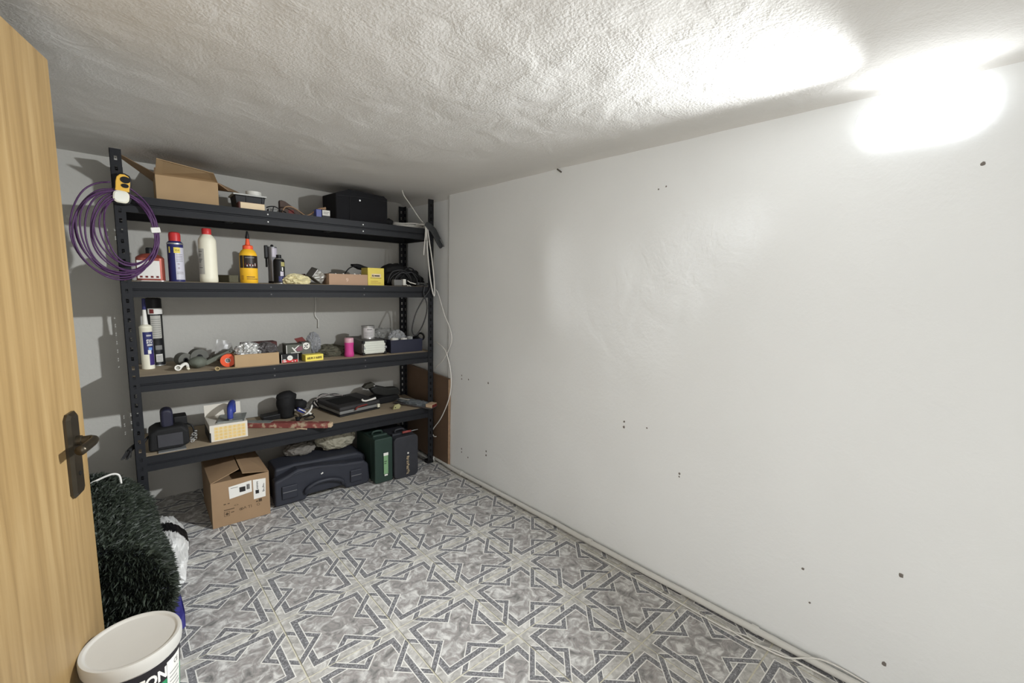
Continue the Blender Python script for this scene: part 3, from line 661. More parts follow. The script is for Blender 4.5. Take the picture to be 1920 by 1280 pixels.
FM = rot((-.71, .12, Z2+.045), 'Y', 36) @ rot((-.71, .12, Z2+.045), 'Z', 18)
FM = Matrix.Translation((0, 0, .004)) @ FM
mb = MB(); mb.box(-.748, -.674, .095, .165, Z2+.014, Z2+.076, FM); mb.build('body', mat('grey_foil', (134, 132, 128), .35, .5, var=.2), t, bevel=.006)
mb = MB(); v = []; 
for i in range(7):
    for j in range(7):
        v.append((-.744+.066*i/6, .0935-.004*(.5+noise.noise(Vector((i*1.3, j*1.7, 3)))), Z2+.018+.054*j/6))
mb.mesh(v, [(j+i*7, j+1+i*7, j+1+(i+1)*7, j+(i+1)*7) for i in range(6) for j in range(6)], FM); mb.build('crinkled_end', M_silver, t)
tag(MB().blob((-.80, .18, Z2+.034), (.060, .022, .016), .3, 2., 4, 3, None, M=rot((-.80, .18, Z2+.034), 'Y', -18)).build('maroon_pouch', mat('maroon_film', (84, 58, 60), .5, var=.2), smooth=True), 'dark maroon pouch behind the crumpled yellow wrapper', 'pouch')
def tray(name, label, x0, x1, y0, y1, z0, h, mt, th=.003):
    t = thing(name, ((x0+x1)/2, (y0+y1)/2, z0), label, 'box')
    MB().box(x0, x1, y0, y0+th, z0, z0+h).build('front_panel', mt, t); MB().box(x0, x1, y1-th, y1, z0, z0+h).build('back_panel', mt, t)
    for a in (x0, x1-th): MB().box(a, a+th, y0+th, y1-th, z0, z0+h).build('side_panel', mt, t)
    MB().box(x0+th, x1-th, y0+th, y1-th, z0, z0+th).build('bottom', mt, t); return t
t = tray('cardboard_tray', 'long low pinkish cardboard tray on the second shelf', -.664, -.432, .055, .175, Z2, .064, M_cardp)
mb = MB(); put_text(mb, '9', .032, (-.566, .0546, Z2+.018)); mb.build('print', mat('pale_print', (216, 190, 172), .7, var=0), t)
rng = random.Random(3)
for k, (x, r) in enumerate(((-.575, .006), (-.505, .007), (-.62, .005), (-.47, .005))):
    tag(MB().blob((x, .066+.02*rng.random(), Z2+.064), (r, r, r), .2, 2, k, 2).build('white_pellet', M_white, smooth=True), ('first', 'second', 'leftmost', 'rightmost')[k]+' small white pellet on the rim of the pinkish tray' if k < 2 else ('tiny leftmost', 'tiny rightmost')[k-2]+' white pellet on the rim of the pinkish tray', 'pellet', 'pellets on the pinkish tray')
t = thing('yellow_box', (-.375, .11, Z2), 'yellow cardboard box with a black printed mark on the second shelf', 'box')
MB().box(-.428, -.322, .06, .165, Z2, Z2+.108).build('body', M_yelbox, t, bevel=.0015)
MB().box(-.404, -.344, .0592, .0598, Z2+.050, Z2+.072).build('label', mat('cream_card', (226, 206, 172), .7, var=.03), t)
mb = MB(); put_text(mb, 'N', .016, (-.402, .0586, Z2+.054), bold=.0008); mb.box(-.386, -.352, .0583, .0586, Z2+.056, Z2+.063); mb.box(-.412, -.340, .0590, .0597, Z2+.0445, Z2+.0465); mb.build('print', M_ink, t)
mb = MB(); mb.box(-.410, -.345, .0592, .0597, Z2+.014, Z2+.017).box(-.410, -.362, .0592, .0597, Z2+.024, Z2+.027); mb.build('small_print', mat('ochre_print', (190, 150, 80), .6), t)
t = thing('black_hose', (-.41, .24, Z2), 'black cable hoop with a flap rising behind the yellow box', 'cable')
MB().tube([(-.54, .20, Z2+.005), (-.525, .21, Z2+.05), (-.49, .22, Z2+.098), (-.45, .22, Z2+.118), (-.39, .23, Z2+.112), (-.34, .24, Z2+.09), (-.30, .25, Z2+.02)], .004, 6, 4).build('hoop', M_black, t, smooth=True)
MB().blob((-.405, .245, Z2+.115), (.062, .03, .016), .3, 2.4, 6, 3, None, M=rot((-.405, .245, Z2+.115), 'Y', 12)).build('flap', M_black2, t, smooth=True)
t = thing('black_cable_heap', (-.14, .16, Z2), 'heap of black cables and adaptors at the right end of the second shelf', 'cable')
MB().blob((-.185, .20, Z2+.065), (.105, .10, .082), .22, 2.2, 8, 4, Z2).blob((-.07, .19, Z2+.045), (.075, .09, .060), .25, 2.4, 9, 4, Z2).build('bundle', M_black2, t, smooth=True)
rng = random.Random(9)
for k in range(7):
    cx, cz, rx, rz = -.16+.05*rng.uniform(-1, 1), Z2+.045, .075+.03*rng.random(), .06+.03*rng.random()
    MB().tube([(cx+rx*math.cos(math.pi*q/8), .08+.012*k*.6-.02*math.sin(math.pi*q/8), max(Z2+.004, cz-.03+rz*1.3*math.sin(math.pi*q/8)*(.8+.2*rng.random()))) for q in range(9)], .004, 6, 3).build('strand', M_black if k % 2 else mat('charcoal_cable', (58, 58, 60), .5), t, smooth=True)
MB().box(-.262, -.195, .052, .085, Z2, Z2+.040, rot((-.23, .07, Z2), 'Z', 10)).build('connector', M_greyp, t, bevel=.006)
MB().box(-.196, -.176, .048, .08, Z2+.004, Z2+.044).build('connector_face', M_white, t, bevel=.002)
MB().tube([(-.165, .05, Z2+.035), (-.150, .045, Z2+.025)], .003, 6).tube([(-.150, .045, Z2+.024), (-.115, .03, Z2+.014)], .0035, 6).tube([(-.185, .03, Z2+.010), (-.18, .012, Z2+.002)], .003, 6).tube([(-.165, .03, Z2+.006), (-.163, .010, Z2+.001)], .003, 6).build('plug_pin', M_white, t)
tag(MB().blob((-.030, .10, Z2+.012), (.05, .04, .014), .3, 2.5, 5, 3, Z2).build('grey_pouch', mat('smoke_film', (120, 122, 122), .3, var=.2), smooth=True), 'flat grey plastic pouch at the far right of the second shelf', 'pouch')
t = thing('hanging_cord', (-.08, -.01, .91), 'black cord hanging in a loop below the second shelf', 'cable')
MB().tube([(-.020, .05, Z2+.02), (-.024, -.006, Z2+.006), (-.045, -.012, 1.20), (-.083, -.010, 1.15), (-.130, .0, 1.06), (-.146, .02, .97), (-.140, .03, .925), (-.115, .03, .908), (-.078, .02, .96), (-.054, .0, 1.05), (-.056, -.010, 1.12), (-.075, -.010, 1.17), (-.078, -.008, 1.20), (-.07, -.004, Z2+.008), (-.07, .06, Z2+.014)], .0042, 6, 4).build('cord', mat('charcoal_cable', (58, 58, 60), .5), t, smooth=True)

# ---- third shelf
c = (-1.509, .225, Z3)
t = lathe_thing('sealant_cartridge', 'white sealant cartridge with a blue label and long nozzle on the third shelf', 'cartridge', c,
    [('tube', [(.0255, 0), (.0265, .002), (.0258, .004), (.0258, .205), (.0265, .206), (.0265, .213), (.020, .220), (.012, .224)], M_offw), ('nozzle', [(.0115, .222), (.0095, .250), (.0065, .305), (.006, .308)], M_white), ('nozzle_cap', [(.0078, .298), (.0080, .300), (.0066, .352), (.004, .354)], M_dblue)], seg=24)
band(t, c, .0261, .075, .188, 238, 345, M_dblue, 'label'); band(t, c, .0261, .020, .078, 285, 345, mat('violet_print', (66, 52, 110), .4), 'label')
cyl_text(t, c, .0264, 'STO', .026, 296, .132, M_paper, .026, .0010); 
for k in range(6): band(t, c, .0264, .118, .128, 272+9*k, 278+9*k, M_paper, 'print', 2)
for k in range(5): band(t, c, .0264, .166, .174, 272+9*k, 277+9*k, M_paper, 'print', 2)
band(t, c, .0263, .078, .098, 275, 305, M_paper, 'print', 6); band(t, c, .0263, .096, .110, 282, 315, mat('sky_print', (110, 150, 214), .4), 'print', 6)
c = (-1.470, .315, Z3)
t = lathe_thing('foam_can', 'tall black can with white label panels behind the sealant cartridge', 'can', c,
    [('can', [(.033, 0), (.0345, .003), (.0335, .006), (.0335, .262), (.0345, .264), (.0335, .268)], M_black), ('cap', [(.0335, .268), (.0345, .300), (.0335, .348), (.028, .352)], M_black), ('foot_ring', [(.034, 0), (.0352, .002), (.034, .005)], M_bolt)], seg=24)
band(t, c, .0352, .270, .300, 225, 350, M_paper, 'label'); band(t, c, .0355, .274, .296, 238, 268, M_redd, 'print', 4)
band(t, c, .0339, .145, .264, 240, 318, mat('grey_label', (176, 174, 166), .5, var=.04), 'label'); band(t, c, .0339, .085, .108, 262, 312, M_greyp, 'label'); band(t, c, .0339, .022, .062, 262, 312, M_paper, 'label')
for k in range(9): band(t, c, .0342, .155+.011*k, .1575+.011*k, 244, 312, M_greyp, 'print', 6)
for k in range(6): band(t, c, .0342, .026+.0055*k, .028+.0055*k, 266, 308, M_ink, 'print', 4)
t = thing('white_elbow_fitting', (-1.383, .12, Z3), 'small white plastic elbow fitting at the left of the third shelf', 'fitting')
MB().lathe((0, 0, 0), [(.009, 0), (.0145, 0), (.0145, .012), (.009, .012), (.009, 0)], 16, Matrix.Translation((-1.398, .085, Z3+.0148)) @ Matrix.Rotation(R(80), 4, 'X')).build('ring', M_white, t, smooth='angle')
MB().tube([(-1.388, .085, Z3+.018), (-1.376, .10, Z3+.026), (-1.364, .115, Z3+.028), (-1.358, .11, Z3+.020), (-1.358, .095, Z3+.010)], lambda q: .0085-.002*q, 10, 3).build('arm', M_white, t, smooth=True)
MB().tube([(-1.358, .095, Z3+.010), (-1.357, .075, Z3+.007)], .0065, 10).build('nozzle', M_offw, t, smooth=True)
def drum(name, label, c, r, w, mt, yaw):
    t = thing(name, c, label, 'roll')
    Mx = Matrix.Translation((c[0], c[1], c[2]+r)) @ Matrix.Rotation(R(yaw), 4, 'Z') @ Matrix.Rotation(R(90), 4, 'X')
    MB().lathe((0, 0, -w/2), [(r*.35, 0), (r, 0), (r, w), (r*.35, w), (r*.35, 0)], 22, Mx).build('wound_body', mt, t, smooth='angle')
    MB().lathe((0, 0, -w/2-.001), [(r*.2, 0), (r*.34, 0), (r*.34, w+.002), (r*.2, w+.002), (r*.2, 0)], 14, Mx).build('core', M_black, t, smooth='angle'); return t
drum('grey_spool', 'smaller dusty grey spool on the third shelf, behind the white fitting', (-1.365, .23, Z3), .034, .05, M_greyd, 20)
drum('grey_spool', 'larger dusty grey spool on the third shelf, behind the scoop', (-1.300, .24, Z3), .042, .05, M_greyd, 10)
t = thing('putty_scoop', (-1.27, .13, Z3), 'dusty grey green scoop with a long handle on the third shelf', 'scoop')
MB().blob((-1.312, .125, Z3+.030), (.040, .045, .030), .12, 2, 3, 3, Z3).build('bowl', M_sage, t, smooth=True)
MB().prism([(-1.300, Z3+.020), (-1.285, Z3+.034), (-1.172, Z3+.086), (-1.160, Z3+.082), (-1.160, Z3+.072), (-1.275, Z3+.012)], 'y', .105, .130).build('handle', M_sage, t, bevel=.004)
MB().lathe((0, 0, 0), [(.004, 0), (.004, .027)], 8, Matrix.Translation((-1.172, .131, Z3+.078)) @ Matrix.Rotation(R(90), 4, 'X')).build('hang_hole', M_black, t)
t = thing('orange_tape_roll', (-1.185, .10, Z3), 'orange tape roll standing on edge on the third shelf', 'tape')
Mx = Matrix.Translation((-1.185, .085, Z3+.0345)) @ Matrix.Rotation(R(-12), 4, 'Z') @ Matrix.Rotation(R(90), 4, 'X')
MB().lathe((0, 0, -.016), [(.013, 0), (.0335, 0), (.0335, .032), (.013, .032), (.013, 0)], 24, Mx).build('tape', M_orange, t, smooth='angle')
MB().lathe((0, 0, -.014), [(.0105, 0), (.0128, 0), (.0128, .028), (.0105, .028), (.0105, 0)], 18, Mx).build('core', M_paper, t, smooth='angle')
for k in range(3): MB().box(-.012, .012, -.0015, .0015, -.010, .010, Mx @ Matrix.Rotation(R(60*k), 4, 'Z')).build('spoke', M_grey, t)
t = thing('ring_spanner', (-1.17, .02, Z3), 'thin brass coloured ring spanner at the front edge of the third shelf', 'spanner')
M_brass = mat('dull_brass', (150, 132, 96), .4, .5, var=.1)
MB().lathe((0, 0, 0), [(.0065, 0), (.0115, 0), (.0115, .006), (.0065, .006), (.0065, 0)], 16, Matrix.Translation((-1.243, .010, Z3+.005)) @ Matrix.Rotation(R(65), 4, 'X')).build('ring', M_brass, t, smooth='angle')
MB().box(-1.236, -1.15, .014, .022, Z3+.001, Z3+.0045, rot((-1.236, .018, Z3), 'Z', 10)).build('shank', M_brass, t)
t = thing('clear_packet', (-1.17, .27, Z3), 'two flat clear plastic packets standing up behind the tape roll', 'packet')
for k, (x0, x1, z0, z1, a) in enumerate(((-1.222, -1.165, .04, .122, 12), (-1.180, -1.128, .03, .098, -6))):
    c0 = Vector(((x0+x1)/2, .27+.02*k, Z3+z0)); Mx = Matrix.Translation(c0) @ Matrix.Rotation(R(a), 4, 'Y') @ Matrix.Rotation(R(-14), 4, 'X') @ Matrix.Translation(-c0)
    v = [(x0+(x1-x0)*i/5, .27+.02*k+.006*noise.noise(Vector((i*.9, j*.8, k))), Z3+z0+(z1-z0)*j/5) for j in range(6) for i in range(6)]; n = len(v)
    v += [(p[0], p[1]+.004, p[2]) for p in v]
    f = [(j*6+i, j*6+i+1, j*6+i+7, j*6+i+6) for j in range(5) for i in range(5)]; f += [tuple(q+n for q in g)[::-1] for g in f]
    MB().mesh(v, f, Mx).build('packet_film', mat('clear_packet_film', (170, 168, 164), .25, var=.1, alpha=.55), t, smooth=True)
MB().blob((-1.18, .28, Z3+.026), (.055, .03, .026), .2, 2, 2, 3, Z3).build('contents', M_greyd, t, smooth=True)
t = tray('cardboard_tray', 'open cardboard tray full of foil bags on the third shelf', -1.162, -.952, .030, .165, Z3, .066, M_card)
tag(MB().blob((-1.085, .11, Z3+.070), (.052, .048, .038), .5, 2.6, 21, 5, Z3+.006, True).build('foil_bag', mat('bright_foil', (214, 214, 212), .25, .6, var=.25, scale=40)), 'shiny crumpled foil bag in the left of the cardboard tray', 'bag')
tag(MB().blob((-.998, .11, Z3+.068), (.048, .048, .040), .35, 2.4, 22, 5, Z3+.006, True).build('smoky_bag', mat('smoky_film', (84, 80, 80), .3, var=.3, scale=30)), 'smoky grey plastic bag in the right of the cardboard tray', 'bag')
tag(MB().box(-1.10, -.925, .19, .26, Z3, Z3+.105, rot((-1.0, .22, Z3), 'Z', 6)).build('maroon_box', mat('maroon_card', (84, 48, 46), .7), bevel=.003), 'long dark maroon box behind the cardboard tray', 'box')
t = thing('print_box', (-.896, .07, Z3), 'small black and red box with a white disc, lower of two on the third shelf', 'box')
MB().box(-.940, -.852, .035, .115, Z3, Z3+.050).build('body', M_black, t, bevel=.0012)
MB().box(-.936, -.856, .0342, .0348, Z3+.003, Z3+.018).build('red_band', M_red, t)
MB().lathe((0, 0, 0), [(.0145, 0), (.0145, .0008)], 24, Matrix.Translation((-.896, .0340, Z3+.028)) @ Matrix.Rotation(R(90), 4, 'X')).build('disc', M_paper, t)
mb = MB(); put_text(mb, '-o-', .012, (-.904, .0330, Z3+.025)); mb.build('print', M_greyp, t)
MB().box(-.939, -.937, .0340, .0347, Z3+.002, Z3+.048).box(-.855, -.853, .0340, .0347, Z3+.002, Z3+.048).box(-.931, -.918, .0335, .0341, Z3+.016, Z3+.022).box(-.931, -.915, .0335, .0341, Z3+.006, Z3+.012).box(-.888, -.880, .0335, .0341, Z3+.006, Z3+.010).box(-.872, -.866, .0335, .0341, Z3+.006, Z3+.012).build('white_print', M_paper, t)
t = thing('blade_box', (-.870, .09, Z3+.050), 'grey box with a white chevron, stacked on the black and red box', 'box')
MB().box(-.912, -.822, .045, .125, Z3+.0505, Z3+.100).build('body', mat('grey_green_card', (86, 88, 80), .6), t, bevel=.0012)
y = .0442
mb = MB(); mb.prism([(-.884, Z3+.082), (-.878, Z3+.086), (-.868, Z3+.074), (-.856, Z3+.058), (-.864, Z3+.058), (-.874, Z3+.070), (-.880, Z3+.080)], 'y', y-.0006, y).prism([(-.872, Z3+.074), (-.848, Z3+.094), (-.842, Z3+.094), (-.866, Z3+.072)], 'y', y-.0006, y)
mb.box(-.911, -.908, y-.0006, y, Z3+.052, Z3+.098).box(-.888, -.84, y-.0006, y, Z3+.0525, Z3+.0555).build('white_print', M_paper, t)
MB().prism([(-.862, Z3+.068), (-.85, Z3+.086), (-.828, Z3+.090), (-.826, Z3+.066), (-.85, Z3+.060)], 'y', y-.0005, y).build('red_print', mat('plum_print', (120, 78, 88), .6), t)
tag(MB().mesh([(-.842, .15, Z3+.120), (-.798, .145, Z3+.130), (-.776, .14, Z3+.100), (-.812, .145, Z3+.078), (-.842, .153, Z3+.120), (-.798, .148, Z3+.130), (-.776, .143, Z3+.100), (-.812, .148, Z3+.078)], [(0, 1, 2, 3), (7, 6, 5, 4), (0, 4, 5, 1), (1, 5, 6, 2), (2, 6, 7, 3), (3, 7, 4, 0)]).build('red_card', M_redd), 'torn dark red card standing up behind the dotted box', 'card')
t = thing('dotted_box', (-.79, .11, Z3), 'narrow white box with black dots on its front, beside the chevron box', 'box')
MB().box(-.818, -.766, .085, .16, Z3, Z3+.104).build('body', mat('sooty_card', (96, 96, 92), .6), t, bevel=.0012)
MB().lathe((0, 0, 0), [(.020, 0), (.020, .0008)], 20, Matrix.Translation((-.795, .0845, Z3+.083)) @ Matrix.Rotation(R(90), 4, 'X')).build('disc', M_paper, t)
mb = MB()
for dx, dz, r in ((-.006, .004, .0035), (.006, .008, .003), (.004, -.008, .004), (-.008, -.008, .0025)): mb.lathe((0, 0, 0), [(r, 0), (r, .0006)], 10, Matrix.Translation((-.795+dx, .0836, Z3+.083+dz)) @ Matrix.Rotation(R(90), 4, 'X'))
mb.box(-.812, -.780, .0829, .0834, -.0015, .0015, Matrix.Translation((0, 0, Z3+.083)) @ rot((-.795, 0, 0), 'Y', -40)).build('dots', M_ink, t)
t = thing('flat_yellow_box', (-.767, .06, Z3), 'flat bright yellow box with dark lettering at the front of the third shelf', 'box')
MB().box(-.818, -.716, .035, .090, Z3, Z3+.036, rot((-.767, .06, Z3), 'Z', 6)).build('body', mat('lemon_card', (232, 214, 96), .55, var=.03), t, bevel=.001)
mb = MB(); rng = random.Random(8); yM = rot((-.767, .06, Z3), 'Z', 6)
for k in range(20):
    if k in (8, 11): continue
    x = -.808+.0041*k; mb.box(x, x+.0016, .0342, .0348, Z3+.011, Z3+.024, yM); mb.box(x, x+.0032, .0342, .0348, Z3+rng.choice((.011, .0165, .022)), Z3+rng.choice((.0135, .0185, .024)), yM)
mb.build('lettering', M_inkb, t)
tag(MB().blob((-.730, .17, Z3+.075), (.034, .03, .060), .45, 2.4, 31, 5, Z3, True).build('clear_bag', mat('clear_bag_film', (150, 152, 156), .2, var=.2, scale=30, alpha=.6)), 'crumpled clear bag standing behind the flat yellow box', 'bag')
tag(MB().blob((-.635, .20, Z3+.018), (.105, .07, .040), .4, 2.2, 32, 5, Z3, True).build('dirty_rag', mat('dirty_rag_cloth', (86, 84, 72), .9, var=.3, scale=20)), 'dirty grey green rag lying between the clear bag and the pink jar', 'rag')
c = (-.545, .085, Z3)
t = lathe_thing('pink_jar', 'hot pink squeeze jar with a clear lid on the third shelf', 'jar', c, [('jar', [(.026, 0), (.0285, .004), (.0285, .020), (.0265, .030), (.026, .066), (.028, .078), (.028, .088)], M_pink), ('lid', [(.0275, .088), (.0275, .112), (.025, .116)], mat('frosted_pink', (204, 160, 170), .35))], seg=22)
t = thing('aluminium_case', (-.42, .16, Z3), 'small silver aluminium case with black corners on the third shelf', 'case')
MB().box(-.470, -.312, .068, .345, Z3+.006, Z3+.092, rot((-.39, .2, Z3), 'Z', 0)).build('shell', mat('case_grey_panel', (92, 90, 86), .5, .2, var=.12), t, bevel=.002)
MB().box(-.458, -.324, .060, .0675, Z3+.010, Z3+.088).build('front_panel', mat('ribbed_silver', (214, 216, 206), .35, .3, var=.05), t)
for k in range(5): MB().box(-.462, -.320, .0578, .0600, Z3+.014+.0155*k, Z3+.024+.0155*k).build('rib', mat('ribbed_silver', (214, 216, 206), .35, .3, var=.05), t, bevel=.001)
for x in (-.470, -.328):
    for z in (.002, .076): MB().box(x, x+.016, .055, .078, Z3+z, Z3+z+.018).build('corner', M_black, t, bevel=.003)
    MB().box(x+.006, x+.016, .054, .058, Z3+.040, Z3+.054).build('latch', M_grey, t)
c = (-.388, .17, Z3+.0925)
t = lathe_thing('paint_tin', 'small grey paint tin standing on the aluminium case', 'tin', c, [('can', [(.040, 0), (.0415, .002), (.0405, .004), (.0405, .080), (.042, .081), (.042, .086), (.038, .086), (.036, .083)], mat('tin_metal', (168, 166, 164), .35, .5, var=.06))], seg=28)
band(t, c, .0409, .010, .074, 205, 300, mat('tin_label', (196, 192, 192), .5, var=.05), 'label'); band(t, c, .0409, .014, .066, 306, 332, M_paper, 'label')
for z in (.020, .028, .036, .044): band(t, c, .0412, z, z+.002, 215, 290, M_greyp, 'print', 6)
band(t, c, .0412, .060, .066, 240, 285, M_greyp, 'print', 6)
tag(MB().blob((-.225, .30, Z3+.062), (.100, .045, .070), .35, 2.2, 41, 5, Z3, True).build('clear_bag', mat('grey_bag_film', (156, 156, 152), .2, var=.2, scale=20, alpha=.7)), 'swollen clear plastic bag behind the paint tin and navy bin', 'bag')
t = thing('navy_bin', (-.145, .17, Z3), 'navy blue plastic bin at the right end of the third shelf', 'bin')
x0, x1, y0, y1, h = -.280, -.050, .062, .255, .085
mb = MB(); th = .004
mb.box(x0, x1, y0, y0+th, Z3, Z3+h).box(x0, x1, y1-th, y1, Z3, Z3+h).box(x0, x0+th, y0+th, y1-th, Z3, Z3+h).box(x1-th, x1, y0+th, y1-th, Z3, Z3+h).box(x0+th, x1-th, y0+th, y1-th, Z3, Z3+.005).build('tub', M_navy, t)
MB().box(x0-.003, x1+.003, y0-.003, y0, Z3+h-.010, Z3+h).build('rim', M_navy, t)
for k, (x, y, r, h2, mt, lb) in enumerate(((-.232, .11, .026, .094, M_white, 'white roll nearest the left rim of the navy bin'), (-.168, .10, .022, .092, M_paper, 'white roll in the middle of the navy bin'), (-.115, .12, .020, .098, mat('translucent_cup', (180, 182, 182), .2), 'pale grey cup at the right of the navy bin'))):
    tag(MB().lathe((x, y, Z3+.0055), [(r, 0), (r, h2-.006), (r*.6, h2-.006), (r*.6, h2-.02)], 18).build('white_roll' if k < 2 else 'plastic_cup', mt, smooth='angle'), lb, 'roll' if k < 2 else 'cup')
tag(MB().blob((-.175, .19, Z3+.070), (.05, .04, .055), .4, 2.5, 44, 5, Z3+.006, True).build('clear_wrap', mat('clear_wrap_film', (190, 192, 194), .15, var=.15, scale=40, alpha=.6)), 'ball of clear wrap poking out of the navy bin', 'wrap')
t = thing('black_hose_ring', (-.035, .19, Z3), 'black ring of hose leaning in the far right corner of the third shelf', 'hose')
Mx = Matrix.Translation((-.03, .12, Z3+.092)) @ Matrix.Rotation(R(70), 4, 'X')
MB().tube([Mx @ Vector((.024*math.cos(q*.6283), .024*math.sin(q*.6283), 0)) for q in range(10)], .007, 8, 3, True).build('ring', M_black, t, smooth=True)
MB().tube([(-.10, .20, Z3+.006), (-.07, .19, Z3+.06), (-.05, .16, Z3+.085), (-.03, .14, Z3+.07), (-.02, .13, Z3+.006)], .009, 8, 3).build('hose', M_black, t, smooth=True)
# ---- fourth shelf
t = thing('sander', (-1.455, .12, Z4), 'black electric sander with a blue black grip, leftmost on the fourth shelf', 'power tool')
MB().prism([(-1.536, Z4+.004), (-1.410, Z4+.004), (-1.372, Z4+.020), (-1.374, Z4+.088), (-1.400, Z4+.118), (-1.500, Z4+.112), (-1.530, Z4+.095)], 'y', .045, .20).build('housing', M_black2, t, bevel=.012, seg=3)
MB().prism(rrect(-1.482, -1.432, Z4+.10, Z4+.20, .022), 'y', .075, .150).build('grip', mat('blue_black', (38, 38, 54), .45, var=.1), t, bevel=.012, seg=3)
MB().box(-1.430, -1.374, .12, .20, Z4+.10, Z4+.145).build('dust_box', M_black, t, bevel=.005)
MB().box(-1.50, -1.40, .040, .0455, Z4+.022, Z4+.085).build('side_plate', mat('charcoal_plate', (58, 58, 62), .5, var=.2), t, bevel=.002)
MB().box(-1.500, -1.390, .02, .16, Z4+.0005, Z4+.0045).build('sanding_plate', M_grey, t)
MB().tube([(-1.50, .10, Z4+.10), (-1.54, .07, Z4+.07), (-1.555, .05, Z4+.05)], .006, 8, 4).build('cord', M_black, t, smooth=True)
MB().tube([(-1.378, .14, Z4+.10), (-1.355, .13, Z4+.085), (-1.348, .125, Z4+.05), (-1.356, .125, Z4+.012)], .004, 8, 4).build('cord', M_black, t, smooth=True)
t = thing('chain_bundle', (-1.352, .11, Z4), 'small heap of bright metal chain beside the black sander', 'chain')
rng = random.Random(4)
for k in range(10):
    p = Vector((-1.352+rng.uniform(-.012, .012), .115+rng.uniform(-.012, .012), Z4+.010+.0052*k))
    Mx = Matrix.Translation(p) @ Matrix.Rotation(rng.uniform(0, 3), 4, 'X') @ Matrix.Rotation(rng.uniform(0, 3), 4, 'Z')
    MB().tube([Mx @ Vector((.0075*math.cos(q*.785), .005*math.sin(q*.785), 0)) for q in range(8)], .0018, 5, 2, True).build('link', M_bolt, t, smooth=True)
t = thing('black_bristle_brush', (-1.605, .0, Z4), 'small black bristle brush poking out left of the front upright', 'brush')
MB().tube([(-1.575, .055, Z4+.055), (-1.592, .03, Z4+.050), (-1.606, .01, Z4+.042)], .010, 8, 3).build('head', M_black2, t, smooth=True)
mb = MB()
for k in range(26):
    a = rng.uniform(-1, 1); p = Vector((-1.606+.012*rng.uniform(-1, 1), .01+.012*rng.uniform(-1, 1), Z4+.042)); mb.tube([p, p+Vector((-.010+.010*a, -.012*rng.random(), -.026-.012*rng.random()))], .0016, 4)
mb.build('bristles', M_black, t)['kind'] = 'stuff'
t = thing('patterned_carton', (-1.20, .15, Z4), 'white carton with rows of yellow printed squares on the fourth shelf', 'box')
MB().box(-1.288, -1.116, .055, .25, Z4, Z4+.088).build('body', mat('white_card', (214, 208, 196), .7, var=.04), t, bevel=.0015)
mb = MB(); mi = MB()
for r_ in range(4):
    for c_ in range(7):
        x = -1.268+c_*.0205; z = Z4+.008+r_*.0175
        mb.box(x, x+.0185, .0542, .0548, z, z+.0155)
        mi.box(x+.005, x+.0135, .0538, .0542, z+.011, z+.0125); mi.box(x+.005, x+.0135, .0538, .0542, z+.004, z+.0055)
mb.build('yellow_squares', mat('straw_print', (226, 200, 140), .6, var=.05), t)['kind'] = 'stuff'; mi.build('square_print', mat('ochre_print', (190, 150, 80), .6), t)['kind'] = 'stuff'
MB().box(-1.29, -1.283, .052, .25, Z4+.0, Z4+.05).build('painted_side_shade', M_black, t)  # black strip standing in for shade low on the carton's left side
MB().mesh([(-1.288, .25, Z4+.088), (-1.116, .25, Z4+.088), (-1.116, .262, Z4+.150), (-1.288, .262, Z4+.150), (-1.288, .252, Z4+.088), (-1.116, .252, Z4+.088), (-1.116, .264, Z4+.150), (-1.288, .264, Z4+.150)], [(0, 1, 2, 3), (7, 6, 5, 4), (0, 4, 5, 1), (1, 5, 6, 2), (2, 6, 7, 3), (3, 7, 4, 0)]).build('lid_flap', mat('white_card', (214, 208, 196), .7, var=.04), t)
t = thing('plastering_trowel', (-1.17, .13, Z4+.089), 'plastering trowel with a blue handle lying on the patterned carton', 'trowel')
TMx = rot((-1.17, .14, Z4+.09), 'Z', -14)
MB().box(-1.238, -1.112, .062, .225, Z4+.0892, Z4+.0922, TMx).box(-1.232, -1.118, .060, .07, Z4+.0923, Z4+.0975, TMx).build('blade', mat('mortar_stained_steel', (146, 150, 146), .5, .4, var=.3, scale=30), t)
MB().box(-1.182, -1.168, .075, .215, Z4+.0925, Z4+.104, TMx).build('spine', M_grey, t, bevel=.002)
MB().tube([TMx @ Vector(q) for q in ((-1.175, .078, Z4+.106), (-1.175, .080, Z4+.140), (-1.175, .095, Z4+.160), (-1.175, .15, Z4+.168), (-1.175, .20, Z4+.160), (-1.175, .21, Z4+.106))], lambda q: .016-.004*abs(q-.5), 10, 4).build('handle', M_blue, t, smooth=True)
t = thing('red_stick', (-.90, .08, Z4), 'worn red painted wooden stick lying askew across the front of the fourth shelf', 'stick')
A, B = Vector((-1.100, .235, Z4)), Vector((-.705, -.055, Z4)); dv = (B-A); L_ = dv.length; Mx = Matrix.Translation(A) @ Matrix.Rotation(math.atan2(dv.y, dv.x), 4, 'Z')
m_ = bpy.data.materials.new('worn_red_paint'); m_.use_nodes = True; nt = m_.node_tree; n = nt.nodes.new('ShaderNodeTexNoise'); n.inputs['Scale'].default_value = 22; n.inputs['Detail'].default_value = 6; cr = nt.nodes.new('ShaderNodeValToRGB')
e = cr.color_ramp.elements; e.new(.5)
for q, (p, cc) in zip(e, ((.48, (122, 62, 58)), (.56, (136, 74, 68)), (.62, (176, 156, 132)))): q.position = p; q.color = lin(cc)
tcn = nt.nodes.new('ShaderNodeTexCoord'); nt.links.new(tcn.outputs['Object'], n.inputs['Vector']); nt.links.new(n.outputs['Fac'], cr.inputs[0]); nt.links.new(cr.outputs[0], nt.nodes['Principled BSDF'].inputs['Base Color']); nt.nodes['Principled BSDF'].inputs['Roughness'].default_value = .6
